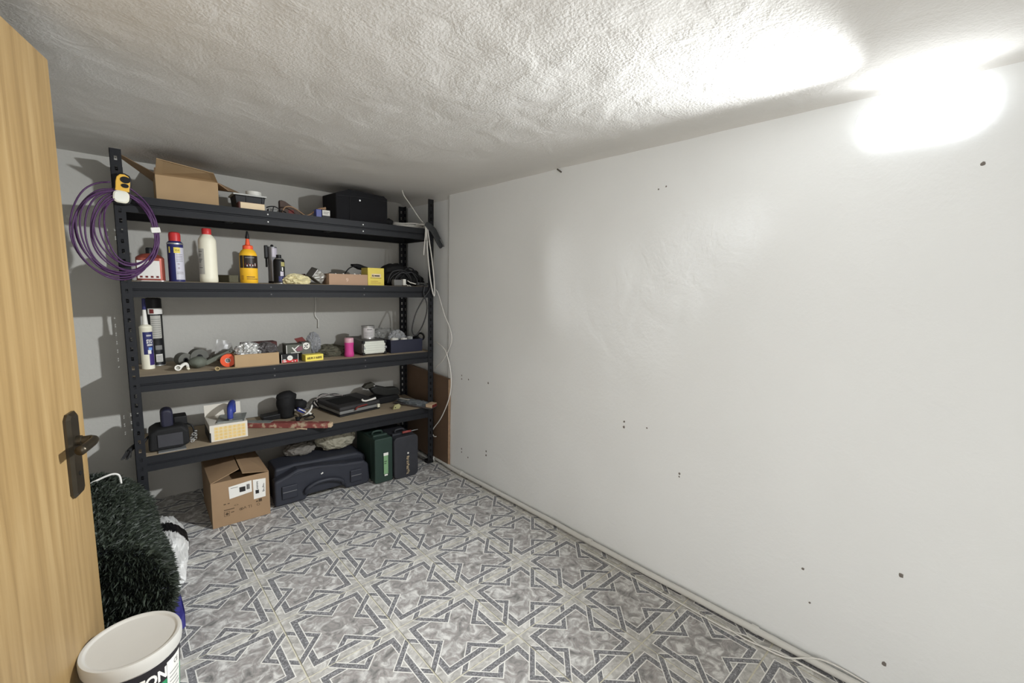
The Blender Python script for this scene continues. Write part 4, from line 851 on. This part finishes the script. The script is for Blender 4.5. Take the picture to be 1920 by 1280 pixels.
MB().box(0, L_-.02, -.022, .022, .0005, .030, Mx).build('shaft', m_, t, bevel=.003)
MB().box(L_-.0195, L_, -.018, .018, .003, .028, Mx).build('bare_end', mat('bare_wood', (190, 166, 138), .8, var=.15), t, bevel=.003)
MB().box(.0, .15, -.021, .021, .0305, .034, Mx).build('joined_strip', mat('mortar_stained_steel', (146, 150, 146), .5, .4, var=.3, scale=30), t)
MB().tube([Mx @ Vector(q) for q in ((L_*.62, -.036, .004), (L_*.74, -.046, .004))], .0045, 6).build('splinter', mat('bare_wood', (190, 166, 138), .8, var=.15), t)
t = thing('angle_grinder', (-.84, .26, Z4), 'black power tool standing upright with a round head at the back of the fourth shelf', 'power tool')
MB().tube([(-.865, .30, Z4+.004), (-.865, .30, Z4+.06), (-.868, .30, Z4+.095), (-.862, .30, Z4+.135)], lambda q: .044+.014*math.sin(q*3.1)*q, 14, 3).build('body', M_black2, t, smooth=True)
MB().blob((-.862, .30, Z4+.128), (.058, .045, .040), .12, 2, 3, 3).build('head', M_black2, t, smooth=True)
MB().blob((-.785, .30, Z4+.070), (.040, .04, .035), .25, 2.4, 5, 3).build('grip', M_black2, t, smooth=True)
MB().prism([(-1.00, Z4+.002), (-.88, Z4+.002), (-.88, Z4+.035), (-1.0, Z4+.028)], 'y', .28, .36).build('foot_plate', M_black, t, bevel=.004)
t = thing('blue_corded_plug', (-.78, .22, Z4), 'blue and white plug with black cord lying beside the black power tool', 'plug')
MB().box(-.822, -.775, .215, .245, Z4+.040, Z4+.062, rot((-.80, .23, Z4+.05), 'Y', 30)).build('body', M_blue, t, bevel=.004)
MB().tube([(-.815, .21, Z4+.068), (-.775, .205, Z4+.040)], .0035, 6).build('stripe', M_paper, t)
MB().tube([(-.735, .22, Z4+.075), (-.75, .20, Z4+.052), (-.78, .19, Z4+.030), (-.80, .19, Z4+.020)], .0055, 8, 3).tube([(-.765, .195, Z4+.038), (-.750, .185, Z4+.028)], .007, 8).build('strap', M_white, t, smooth=True)
MB().tube([(-.83, .17, Z4+.012), (-.80, .15, Z4+.035), (-.76, .16, Z4+.030), (-.735, .18, Z4+.008), (-.76, .15, Z4+.008), (-.80, .16, Z4+.012)], .0035, 6, 4).tube([(-.84, .20, Z4+.02), (-.80, .18, Z4+.02), (-.76, .19, Z4+.018), (-.73, .22, Z4+.018)], .0035, 6, 4).build('cord', M_black, t, smooth=True)
MB().tube([(-.845, .165, Z4+.014), (-.825, .16, Z4+.020)], .013, 10).build('socket', M_black2, t, smooth=True)
t = thing('drill_case', (-.49, .25, Z4), 'flat black and grey tool case lying askew on the fourth shelf', 'case')
cM = rot((-.60, .105, Z4), 'Z', 10)
MB().box(-.605, -.312, .105, .40, Z4, Z4+.012, cM).build('base', M_black, t, bevel=.006)
MB().box(-.600, -.318, .112, .395, Z4+.0125, Z4+.034, cM).build('side_band', mat('mid_grey_shell', (122, 122, 120), .45, var=.08), t, bevel=.006)
MB().box(-.605, -.313, .105, .40, Z4+.0345, Z4+.062, cM).build('lid', mat('charcoal_lid', (54, 53, 54), .55, var=.15), t, bevel=.010, seg=3)
MB().box(-.575, -.40, .18, .34, Z4+.0622, Z4+.0635, cM).build('lid_panel', M_black2, t)
MB().tube([cM @ Vector(q) for q in ((-.50, .098, Z4+.030), (-.49, .094, Z4+.046), (-.44, .092, Z4+.052), (-.42, .094, Z4+.052))], .0055, 8, 4).build('handle', M_redd, t, smooth=True)
MB().box(-.335, -.318, .10, .112, Z4+.012, Z4+.036, cM).build('latch', M_offw, t, bevel=.002)
t = thing('dropper_tip', (-.40, .14, Z4+.063), 'small white plastic nozzle lying on the black tool case', 'nozzle')
MB().tube([(-.440, .150, Z4+.075), (-.420, .148, Z4+.070), (-.395, .15, Z4+.072), (-.370, .152, Z4+.075), (-.350, .155, Z4+.078)], lambda q: .0055+.006*max(0, q-.5), 8, 4).build('nozzle', M_white, t, smooth=True)
MB().tube([(-.445, .150, Z4+.084), (-.435, .149, Z4+.070)], .006, 8).build('cap', M_white, t, smooth=True)
t = thing('cable_tangle', (-.60, .37, Z4), 'tangle of black and white cable behind the black tool case', 'cable')
for k in range(5):
    MB().tube([(-.66+.01*k, .375+.01*k, Z4+.010), (-.685+.008*k, .38, Z4+.05+.006*k), (-.62, .375, Z4+.082+.004*k), (-.54, .385, Z4+.085-.003*k), (-.49+.006*k, .39, Z4+.060), (-.47, .395, Z4+.02)], .0042, 6, 4).build('strand', M_black if k not in (1, 3) else mat('pale_cable', (186, 178, 172), .5), t, smooth=True)
t = thing('glue_gun', (-.26, .30, Z4), 'black and olive glue gun shaped tool at the back right of the fourth shelf', 'tool')
MB().prism([(-.375, Z4+.120), (-.350, Z4+.142), (-.305, Z4+.150), (-.285, Z4+.135), (-.300, Z4+.118), (-.350, Z4+.108)], 'y', .30, .345).build('head', mat('olive_black', (60, 58, 50), .6, var=.2), t, bevel=.006)
MB().prism([(-.33, Z4+.112), (-.285, Z4+.125), (-.20, Z4+.100), (-.125, Z4+.095), (-.105, Z4+.060), (-.135, Z4+.022), (-.22, Z4+.045), (-.30, Z4+.070)], 'y', .285, .350).build('barrel', mat('black_olive', (40, 40, 38), .55, var=.2), t, bevel=.008)
MB().prism([(-.33, Z4+.001), (-.20, Z4+.001), (-.12, Z4+.020), (-.14, Z4+.050), (-.26, Z4+.050), (-.34, Z4+.030)], 'y', .25, .38).build('stand', M_black2, t, bevel=.008)
MB().lathe((0, 0, 0), [(.006, 0), (.006, .003)], 10, Matrix.Translation((-.297, .299, Z4+.128)) @ Matrix.Rotation(R(90), 4, 'X')).build('screw', M_bolt, t)
t = thing('key_tag', (-.235, .10, Z4), 'small olive green tag with a hole at the front of the fourth shelf', 'tag')
MB().prism([(-.262, Z4+.001), (-.215, Z4+.001), (-.205, Z4+.020), (-.215, Z4+.034), (-.250, Z4+.030)], 'y', .075, .090).build('plate', mat('olive_tag', (168, 164, 120), .6), t, bevel=.002)
MB().lathe((0, 0, 0), [(.004, 0), (.004, .001)], 10, Matrix.Translation((-.246, .0745, Z4+.014)) @ Matrix.Rotation(R(90), 4, 'X')).build('hole', M_black, t)
t = thing('blister_pack', (-.11, .06, Z4), 'narrow clear blister pack with a card end poking over the front of the fourth shelf', 'packet')
pk = Matrix.Translation((-.16, .22, Z4+.010)) @ Matrix.Rotation(R(-62), 4, 'Z') @ Matrix.Rotation(R(1.5), 4, 'Y')
MB().box(0, .300, -.042, .042, 0, .006, pk).build('backing', mat('smoky_film', (84, 80, 80), .3, var=.3, scale=30), t)
MB().box(.255, .302, -.036, .036, .0062, .030, pk).build('card_end', mat('bare_wood', (190, 166, 138), .8, var=.15), t, bevel=.003)
MB().box(.302, .304, -.028, .028, .008, .026, pk).build('open_end', M_redd, t)
mb = MB(); mb.blob((.15, 0, .016), (.125, .036, .016), .4, 3.2, 51, 4, .0062, True, pk); mb.build('film', mat('blister_film', (120, 126, 130), .12, var=.4, scale=50, alpha=.75), t)
MB().box(.03, .11, -.030, -.006, .032, .034, pk).build('label', mat('grey_label', (176, 174, 166), .5, var=.04), t)
# ---- on the floor under the shelving
t = thing('cardboard_box', (-1.18, .11, 0), 'brown cardboard box with white shipping labels on the floor', 'box')
x0, x1, y0, y1, h = -1.312, -1.052, -.088, .300, .238; th = .003
MB().box(x0, x1, y0, y0+th, .001, h).build('front_panel', M_card2, t); MB().box(x0, x1, y1-th, y1, .001, h).build('back_panel', M_card2, t)
for a in (x0, x1-th): MB().box(a, a+th, y0+th, y1-th, .001, h).build('side_panel', M_card2, t)
MB().box(x0+th, x1-th, y0+th, y1-th, .001, .004).build('bottom', M_card2, t)
flap((x0, y0+.004, h), (x0, y1-.004, h), (x0+.138, y1-.010, h+.036), (x0+.132, y0+.055, h+.030), M_card2, 'top_flap')
flap((x1, y0+.004, h), (x1, y1-.004, h), (x1-.118, y1-.010, h+.040), (x1-.120, y0+.012, h+.016), M_card2, 'top_flap')
MB().box(x0+.01, x1-.01, y0+.006, y0+.16, h-.030, h-.027).build('inner_flap', M_card2, t)
def q4(a, b, c_, d, mt, name): return MB().mesh([(p[0], y0-.0008, p[1]) for p in (a, b, c_, d)]+[(p[0], y0-.0001, p[1]) for p in (a, b, c_, d)], [(0, 1, 2, 3), (4, 7, 6, 5), (0, 4, 5, 1), (1, 5, 6, 2), (2, 6, 7, 3), (3, 7, 4, 0)]).build(name, mt, t)
q4((-1.235, .138), (-1.134, .150), (-1.134, .212), (-1.237, .202), M_paper, 'label'); q4((-1.127, .104), (-1.072, .106), (-1.068, .206), (-1.128, .211), M_paper, 'label')
mb = MB(); yy = y0-.0012
mb.box(-1.190, -1.163, yy-.0003, yy, .162, .188)
for k in range(7): mb.box(-1.158+.0022*k, -1.157+.0022*k+.0004*(k % 3), yy-.0003, yy, .168, .196)
mb.box(-1.118, -1.102, yy-.0003, yy, .132, .152)
for k in range(7): mb.box(-1.112, -1.104-.002*(k % 2), yy-.0003, yy, .158+.006*k, .161+.006*k)
for k in range(6): mb.box(-1.086+.003*(k % 3), -1.076, yy-.0003, yy, .136+.008*k, .140+.008*k)
mb.box(-1.228, -1.196, yy-.0003, yy, .192, .194); mb.build('label_print', M_ink, t)
mb = MB(); yy = y0-.0004
mb.box(-1.262, -1.252, yy-.0003, yy, .113, .118).box(-1.245, -1.236, yy-.0003, yy, .114, .118).box(-1.262, -1.216, yy-.0003, yy, .082, .086).box(-1.105, -1.090, yy-.0003, yy, .084, .100).box(-1.118, -1.108, yy-.0003, yy, .086, .092)
mb.box(-1.232, -1.218, yy-.0003, yy, .064, .068)
for x, w_ in ((-1.262, .024),):
    mb.box(x, x+w_, yy-.0003, yy, .050, .0515).box(x, x+w_, yy-.0003, yy, .074, .0755).box(x, x+.0015, yy-.0003, yy, .050, .075).box(x+w_-.0015, x+w_, yy-.0003, yy, .050, .075)
mb.lathe((0, 0, 0), [(.007, 0), (.007, .0003)], 12, Matrix.Translation((-1.249, yy, .062)) @ Matrix.Rotation(R(90), 4, 'X'))
for x in (-1.196, -1.190): put_text(mb, 'o', .026, (x, yy-.0002, .064))
put_text(mb, 'A', .020, (-1.176, yy-.0002, .066)); put_text(mb, 'TI', .022, (-1.156, yy-.0002, .064)); put_text(mb, 'O', .020, (-1.116, yy-.0002, .064)); put_text(mb, '<>', .018, (-1.218, yy-.0002, .092))
mb.build('box_print', M_inkb, t)
# dark tool case lying with its handle side to the front
M_case = mat('dark_slate_plastic', (46, 48, 56), .5, var=.15, scale=30)
t = thing('tool_case', (-.75, .1, 0), 'large dark slate plastic tool case lying on the floor', 'case')
def case_prof(s): return [(-1.02, .004), (-.86, .004), (-.852, .030), (-.64, .030), (-.632, .004), (-.49, .004), (-.482, .03), (-.488, .128), (-.515, .155), (-.62, .165), (-.80, .190), (-.90, .196), (-.96, .170), (-1.02, .150)]
MB().prism(case_prof(0), 'y', -.05, .02).build('lower_shell', M_case, t, bevel=.012, seg=3)
MB().prism([(-1.015, .010), (-.50, .010), (-.474, .05), (-.480, .165), (-.53, .190), (-.90, .205), (-1.0, .195)], 'y', .0205, .20).build('upper_shell', M_case, t, bevel=.014, seg=3)
MB().tube([(-.860, -.058, .050), (-.855, -.066, .075), (-.80, -.070, .100), (-.72, -.070, .098), (-.66, -.066, .072), (-.652, -.058, .048)], .012, 8, 4).build('handle', M_case, t, smooth=True)
for x0_, x1_, zz in ((-.985, -.905, .082), (-.605, -.535, .078)):
    MB().box(x0_, x1_, -.060, -.0505, zz-.04, zz+.035).build('latch', M_case, t, bevel=.004)
    MB().box(x0_+.004, x1_-.004, -.0625, -.0602, zz, zz+.003).build('latch_edge', mat('worn_edge', (116, 116, 118), .5), t)
MB().box(-.775, -.762, -.0515, -.0502, .135, .142, rot((-.77, -.05, .14), 'Y', -30)).build('chip', M_paper, t)
MB().tube([(-.96, -.045, .152), (-.90, -.05, .172), (-.80, -.048, .180), (-.62, -.045, .160)], .004, 6, 3).build('rib', M_case, t, smooth=True)
tag(MB().blob((-.615, .165, .262), (.108, .075, .072), .22, 2.0, 61, 5, .206, True).build('paper_sack', mat('dusty_paper', (150, 146, 130), .85, var=.2, scale=16)), 'crumpled dusty paper sack resting on the dark tool case', 'sack')
tag(MB().blob((-.83, .17, .235), (.075, .05, .034), .35, 2.0, 62, 5, .206, True).build('grey_rag', mat('grey_rag_cloth', (112, 108, 102), .9, var=.25, scale=20), smooth=True), 'dark grey rag lying on the left of the dark tool case', 'rag')
M_gcase = mat('dark_green_plastic', (42, 58, 52), .45, var=.1)
def upright_case(name, label, x0, x1, y0, y1, h, mt, rr):
    t = thing(name, ((x0+x1)/2, (y0+y1)/2, 0), label, 'case')
    xm = (x0+x1)/2
    MB().prism(rrect(x0, x1, .002, h, rr, 5), 'y', y0, y0+.06).build('front_shell', mt, t, bevel=.006, seg=3)
    MB().prism(rrect(x0+.002, x1-.002, .002, h-.002, rr, 5), 'y', y0+.063, y1).build('rear_shell', mt, t, bevel=.006, seg=3)
    MB().box(x0+.012, x1-.012, y0+.05, y0+.075, h-.035, h+.010).build('seam_ridge', mt, t, bevel=.003)
    MB().tube([(xm-.03, y0+.10, h-.004), (xm-.028, y0+.10, h+.018), (xm+.028, y0+.10, h+.018), (xm+.03, y0+.10, h-.004)], .007, 8, 2).build('handle', mt, t, smooth=True)
    return t
t = upright_case('green_tool_case', 'dark green upright machine case with a green label strip', -.468, -.350, -.10, .20, .290, M_gcase, .012)
MB().box(-.413, -.384, -.1068, -.1058, .058, .192).build('label', mat('pale_green_label', (122, 158, 118), .5, var=.12, scale=30), t); MB().box(-.414, -.383, -.1074, -.1069, .178, .196).build('label_top', M_paper, t)
MB().box(-.409, -.388, -.1074, -.1069, .046, .056).build('label_foot', M_paper, t); 
for z, x in ((.138, -.392), (.125, -.396)): MB().box(-.410, x, -.1073, -.1069, z, z+.004).build('print_line', M_ink, t)
t = upright_case('charcoal_tool_case', 'charcoal upright tool case with worn gold letters, right of the green case', -.346, -.178, -.115, .19, .278, mat('charcoal_shell', (50, 51, 56), .5, var=.15), .028)
mb = MB(); rng = random.Random(17)
for k in range(11):
    z = .146-.0112*k; a_ = rng.uniform(0, .010); mb.box(-.266+a_, -.262+a_+rng.uniform(.004, .012), -.1222, -.1216, z-.004-.003*rng.random(), z); mb.box(-.266+.4*a_, -.263, -.1222, -.1216, z-.009, z)
mb.build('worn_lettering', mat('worn_gold_print', (190, 172, 140), .5, var=.4, scale=120), t)
MB().lathe((0, 0, 0), [(.006, 0), (.006, .001)], 10, Matrix.Translation((-.254, -.1216, .166)) @ Matrix.Rotation(R(90), 4, 'X')).build('dot', M_paper, t)
tag(MB().blob((-.36, .12, .322), (.085, .06, .022), .2, 2, 65, 3, .309).build('black_bag', M_black2, smooth=True), 'limp black bag on top of the two upright tool cases', 'bag')
t = thing('red_screwdriver', (-.22, -.02, .279), 'red handled screwdriver lying on the charcoal tool case', 'screwdriver')
MB().tube([(-.275, -.085, .296), (-.215, -.085, .296)], .008, 8).build('handle', mat('faded_red', (136, 66, 62), .5), t, smooth=True); MB().tube([(-.215, -.085, .296), (-.165, -.085, .296)], .003, 6).build('shank', M_grey, t, smooth=True)
# ---- loose cables by the right wall
t = thing('wall_cable', (.015, -.1, .67), 'white cable bowing out from the right upright beside the wall', 'cable')
MB().tube([(.006, .0, 1.215), (.010, -.04, 1.195), (.014, -.12, 1.051), (.018, -.181, .968), (.019, -.200, .883), (.016, -.123, .766), (.010, -.006, .674)], .0028, 6, 5).build('cable', M_cable, t, smooth=True)
t = thing('hooked_cable', (.015, -.1, .19), 'white cable with a hooked end hanging before the brown hardboard', 'cable')
MB().tube([(.010, -.02, .860), (.013, -.10, .835), (.016, -.150, .79), (.018, -.197, .669), (.018, -.187, .523), (.013, -.096, .356), (.007, .0, .25), (.005, .02, .222), (.004, .012, .200), (.005, -.010, .190), (.007, -.030, .196)], .0034, 6, 5).build('cable', M_cable, t, smooth=True)
tag(MB().tube([(-.622, YB-.010, 1.15), (-.624, YB-.010, 1.08), (-.629, YB-.010, 1.028), (-.618, YB-.010, 1.005), (-.609, YB-.010, .992), (-.611, YB-.010, .938)], .0042, 6, 4).build('wall_wire', M_cable, smooth=True), 'short white wire hanging down the back wall above the third shelf', 'wire')
# ---- left of the shelving: rolled artificial turf, white sack, bent cable, bucket
M_turfb = mat('black_turf_backing', (26, 28, 36), .8, var=.15)
t = thing('turf_roll', (-1.76, -.40, 0), 'rolled dark green artificial turf lying behind the door', 'turf')
cx, rr0 = -1.748, .196; segs = 40; vs = []; fs = []; NY = 18
rng = random.Random(12)
def turf_r(a, y):
    k = 1+.06*noise.noise(Vector((math.cos(a)*1.5, math.sin(a)*1.5, y*3)))+.03*noise.noise(Vector((math.cos(a)*4, math.sin(a)*4, y*7)))
    k *= 1+.20*sst(-.30, -.66, y)*max(0, math.cos(a+.35))
    e = max(0, (y+.13)/.08); k *= (1-.22*min(1, e)**2)
    return rr0*k
for j in range(NY+1):
    y = -.055-.735*j/NY
    for i in range(segs):
        a = 2*math.pi*i/segs; r = turf_r(a, y); vs.append((cx+r*math.cos(a)*1.02, y, max(.002, .188+r*math.sin(a))))
for j in range(NY):
    for i in range(segs): fs.append((j*segs+i, j*segs+(i+1) % segs, (j+1)*segs+(i+1) % segs, (j+1)*segs+i))
fs += [tuple(range(segs)), tuple(range(NY*segs, (NY+1)*segs))[::-1]]
MB().mesh(vs, fs).build('roll', M_turfb, t, smooth=True)
mb = MB(); v = []; f = []; 
for k in range(52000):
    cap = k > 42000
    a = rng.uniform(-.55, math.pi+.9); y = rng.uniform(-.800, -.05); r = turf_r(a, y)
    n = Vector((math.cos(a), 0, math.sin(a))); p = Vector((cx+r*math.cos(a)*1.02, y, .188+r*math.sin(a)))
    if cap:
        a = rng.uniform(0, 6.283); q = 1.02*math.sqrt(rng.random()); y = -.79; n = Vector((0, -1, 0)); p = Vector((cx+q*turf_r(a, y)*math.cos(a)*1.02, y, .188+q*turf_r(a, y)*math.sin(a)))
    if p.z < .01: continue
    d = (n+Vector((rng.uniform(-.7, .7), rng.uniform(-.8, .8), rng.uniform(-.4, .8)))).normalized(); s_ = d.cross(Vector((rng.uniform(-1, 1), rng.uniform(-1, 1), rng.uniform(-1, 1)))).normalized()*.0010
    L_ = rng.uniform(.020, .040); i = len(v); bend = Vector((rng.uniform(-.4, .4), rng.uniform(-.4, .4), -.5))*L_*.5
    v += [p-s_, p+s_, p+d*L_*.6+s_*.7, p+d*L_+bend]; f += [(i, i+1, i+2), (i, i+2, i+3)]
mb.mesh(v, f); 
M_gr = bpy.data.materials.new('turf_blades'); M_gr.use_nodes = True; nt = M_gr.node_tree; g_ = nt.nodes.new('ShaderNodeNewGeometry'); cr = nt.nodes.new('ShaderNodeValToRGB'); e = cr.color_ramp.elements
e[0].color = lin((22, 28, 22)); e[1].color = lin((50, 58, 46)); nt.links.new(g_.outputs['Random Per Island'], cr.inputs[0]); nt.links.new(cr.outputs[0], nt.nodes['Principled BSDF'].inputs['Base Color']); nt.nodes['Principled BSDF'].inputs['Roughness'].default_value = .6
o = mb.build('blades', M_gr, t); o['kind'] = 'stuff'
t = thing('white_sack', (-1.47, -.22, 0), 'crumpled white plastic sack with a black print beside the turf roll', 'sack')
mb = MB().blob((-1.497, -.255, .045), (.062, .28, .060), .30, 1.7, 71, 5, .002, True); mb.build('sheet', mat('white_film', (218, 218, 216), .35, var=.06, scale=20), t)
mk = MB(); keep = []
for f_ in mb.f:
    c_ = sum((Vector(mb.v[i]) for i in f_), Vector())/3
    if -.235 < c_.y+.8*(c_.x+1.47) < -.135 and c_.z > .03 and c_.x > -1.515: keep.append(f_)
cc = Vector((-1.497, -.255, .045)); mk.mesh([tuple(cc+(Vector(p)-cc)*1.02+Vector((0, 0, .001))) for p in mb.v], keep); bmx = mk
used = sorted({i for f_ in keep for i in f_}); rm = {o_: n_ for n_, o_ in enumerate(used)}
MB().mesh([mk.v[i] for i in used], [tuple(rm[i] for i in f_) for f_ in keep]).build('black_print', M_black, t)
tag(MB().mesh([(-1.53, -.68, .075), (-1.478, -.68, .070), (-1.472, -.74, .040), (-1.474, -.78, .002), (-1.51, -.81, .002), (-1.54, -.76, .06)]+[(-1.533, -.683, .070), (-1.481, -.683, .065), (-1.475, -.743, .035), (-1.477, -.783, .002), (-1.513, -.813, .002), (-1.543, -.763, .055)],
    [(0, 1, 2, 3, 4, 5), (11, 10, 9, 8, 7, 6), (0, 6, 7, 1), (1, 7, 8, 2), (2, 8, 9, 3), (3, 9, 10, 4), (4, 10, 11, 5), (5, 11, 6, 0)]).build('blue_film', mat('deep_blue_film', (48, 46, 110), .35, var=.15)), 'scrap of deep blue plastic between the turf roll and the bucket', 'film')
tag(MB().tube([(-1.80, -.22, .36), (-1.753, -.20, .390), (-1.704, -.20, .412), (-1.665, -.20, .424), (-1.645, -.20, .420), (-1.637, -.20, .405), (-1.635, -.20, .376)], .0042, 8, 5).build('bent_cable', M_cable, smooth=True), 'bent white cable sticking out of the turf roll', 'cable')
c = Vector((-1.603, -1.195, 0)); bt = thing('plaster_bucket', c, 'white lidded plaster bucket with a black and green label by the door', 'bucket')
tp = .014/.29; r0 = .086
MB().lathe(c, [(r0-.003, .001), (r0, .006), (r0+tp*.282, .282), (r0+tp*.282-.003, .283)], 48).build('pail', mat('bucket_white', (212, 208, 202), .45, var=.04), bt, smooth='angle')
MB().lathe(c, [(.1005, .268), (.1045, .270), (.1062, .285), (.1060, .298), (.1040, .304), (.0985, .3045), (.0950, .303), (.0925, .3005), (.0900, .3000), (.0001, .3000)], 56).build('lid', mat('lid_cream', (188, 186, 180), .45, var=.05, scale=12), bt, smooth='angle')
band(bt, c, r0+.0008, .02, .262, 190, 350, mat('bucket_green', (48, 138, 92), .4, var=.04), 'green_label', 40, taper=tp)
band(bt, c, r0+.0012, .205, .264, 188, 352, mat('bucket_black', (34, 32, 36), .4, var=.05), 'black_band', 40, taper=tp)
band(bt, c, r0+.0016, .10, .250, 312, 342, M_paper, 'white_panel', 12, taper=tp)
cyl_text(bt, c, r0+.0020, 'CE', .020, 330, .226, M_ink, .016, taper=tp)
for k in range(8): band(bt, c, r0+.0020, .125+.012*k, .1275+.012*k, 316, 339-3*(k % 3), M_greyp, 'print', 6, taper=tp)
cyl_text(bt, c, r0+.0018, 'TON', .042, 291, .214, M_paper, .070, .0016, taper=tp)
band(bt, c, r0+.0014, .12, .205, 285, 300, mat('pale_grey_print', (190, 192, 190), .5), 'grey_patch', 8, taper=tp)

for o in bpy.data.objects:      # joined fine print, too small to pick apart
    if o.parent and o.type == 'MESH' and o.name.split('.')[0] in ('print', 'label_print', 'box_print', 'lettering', 'worn_lettering', 'small_print', 'white_print', 'dots', 'black_print'): o['kind'] = 'stuff'
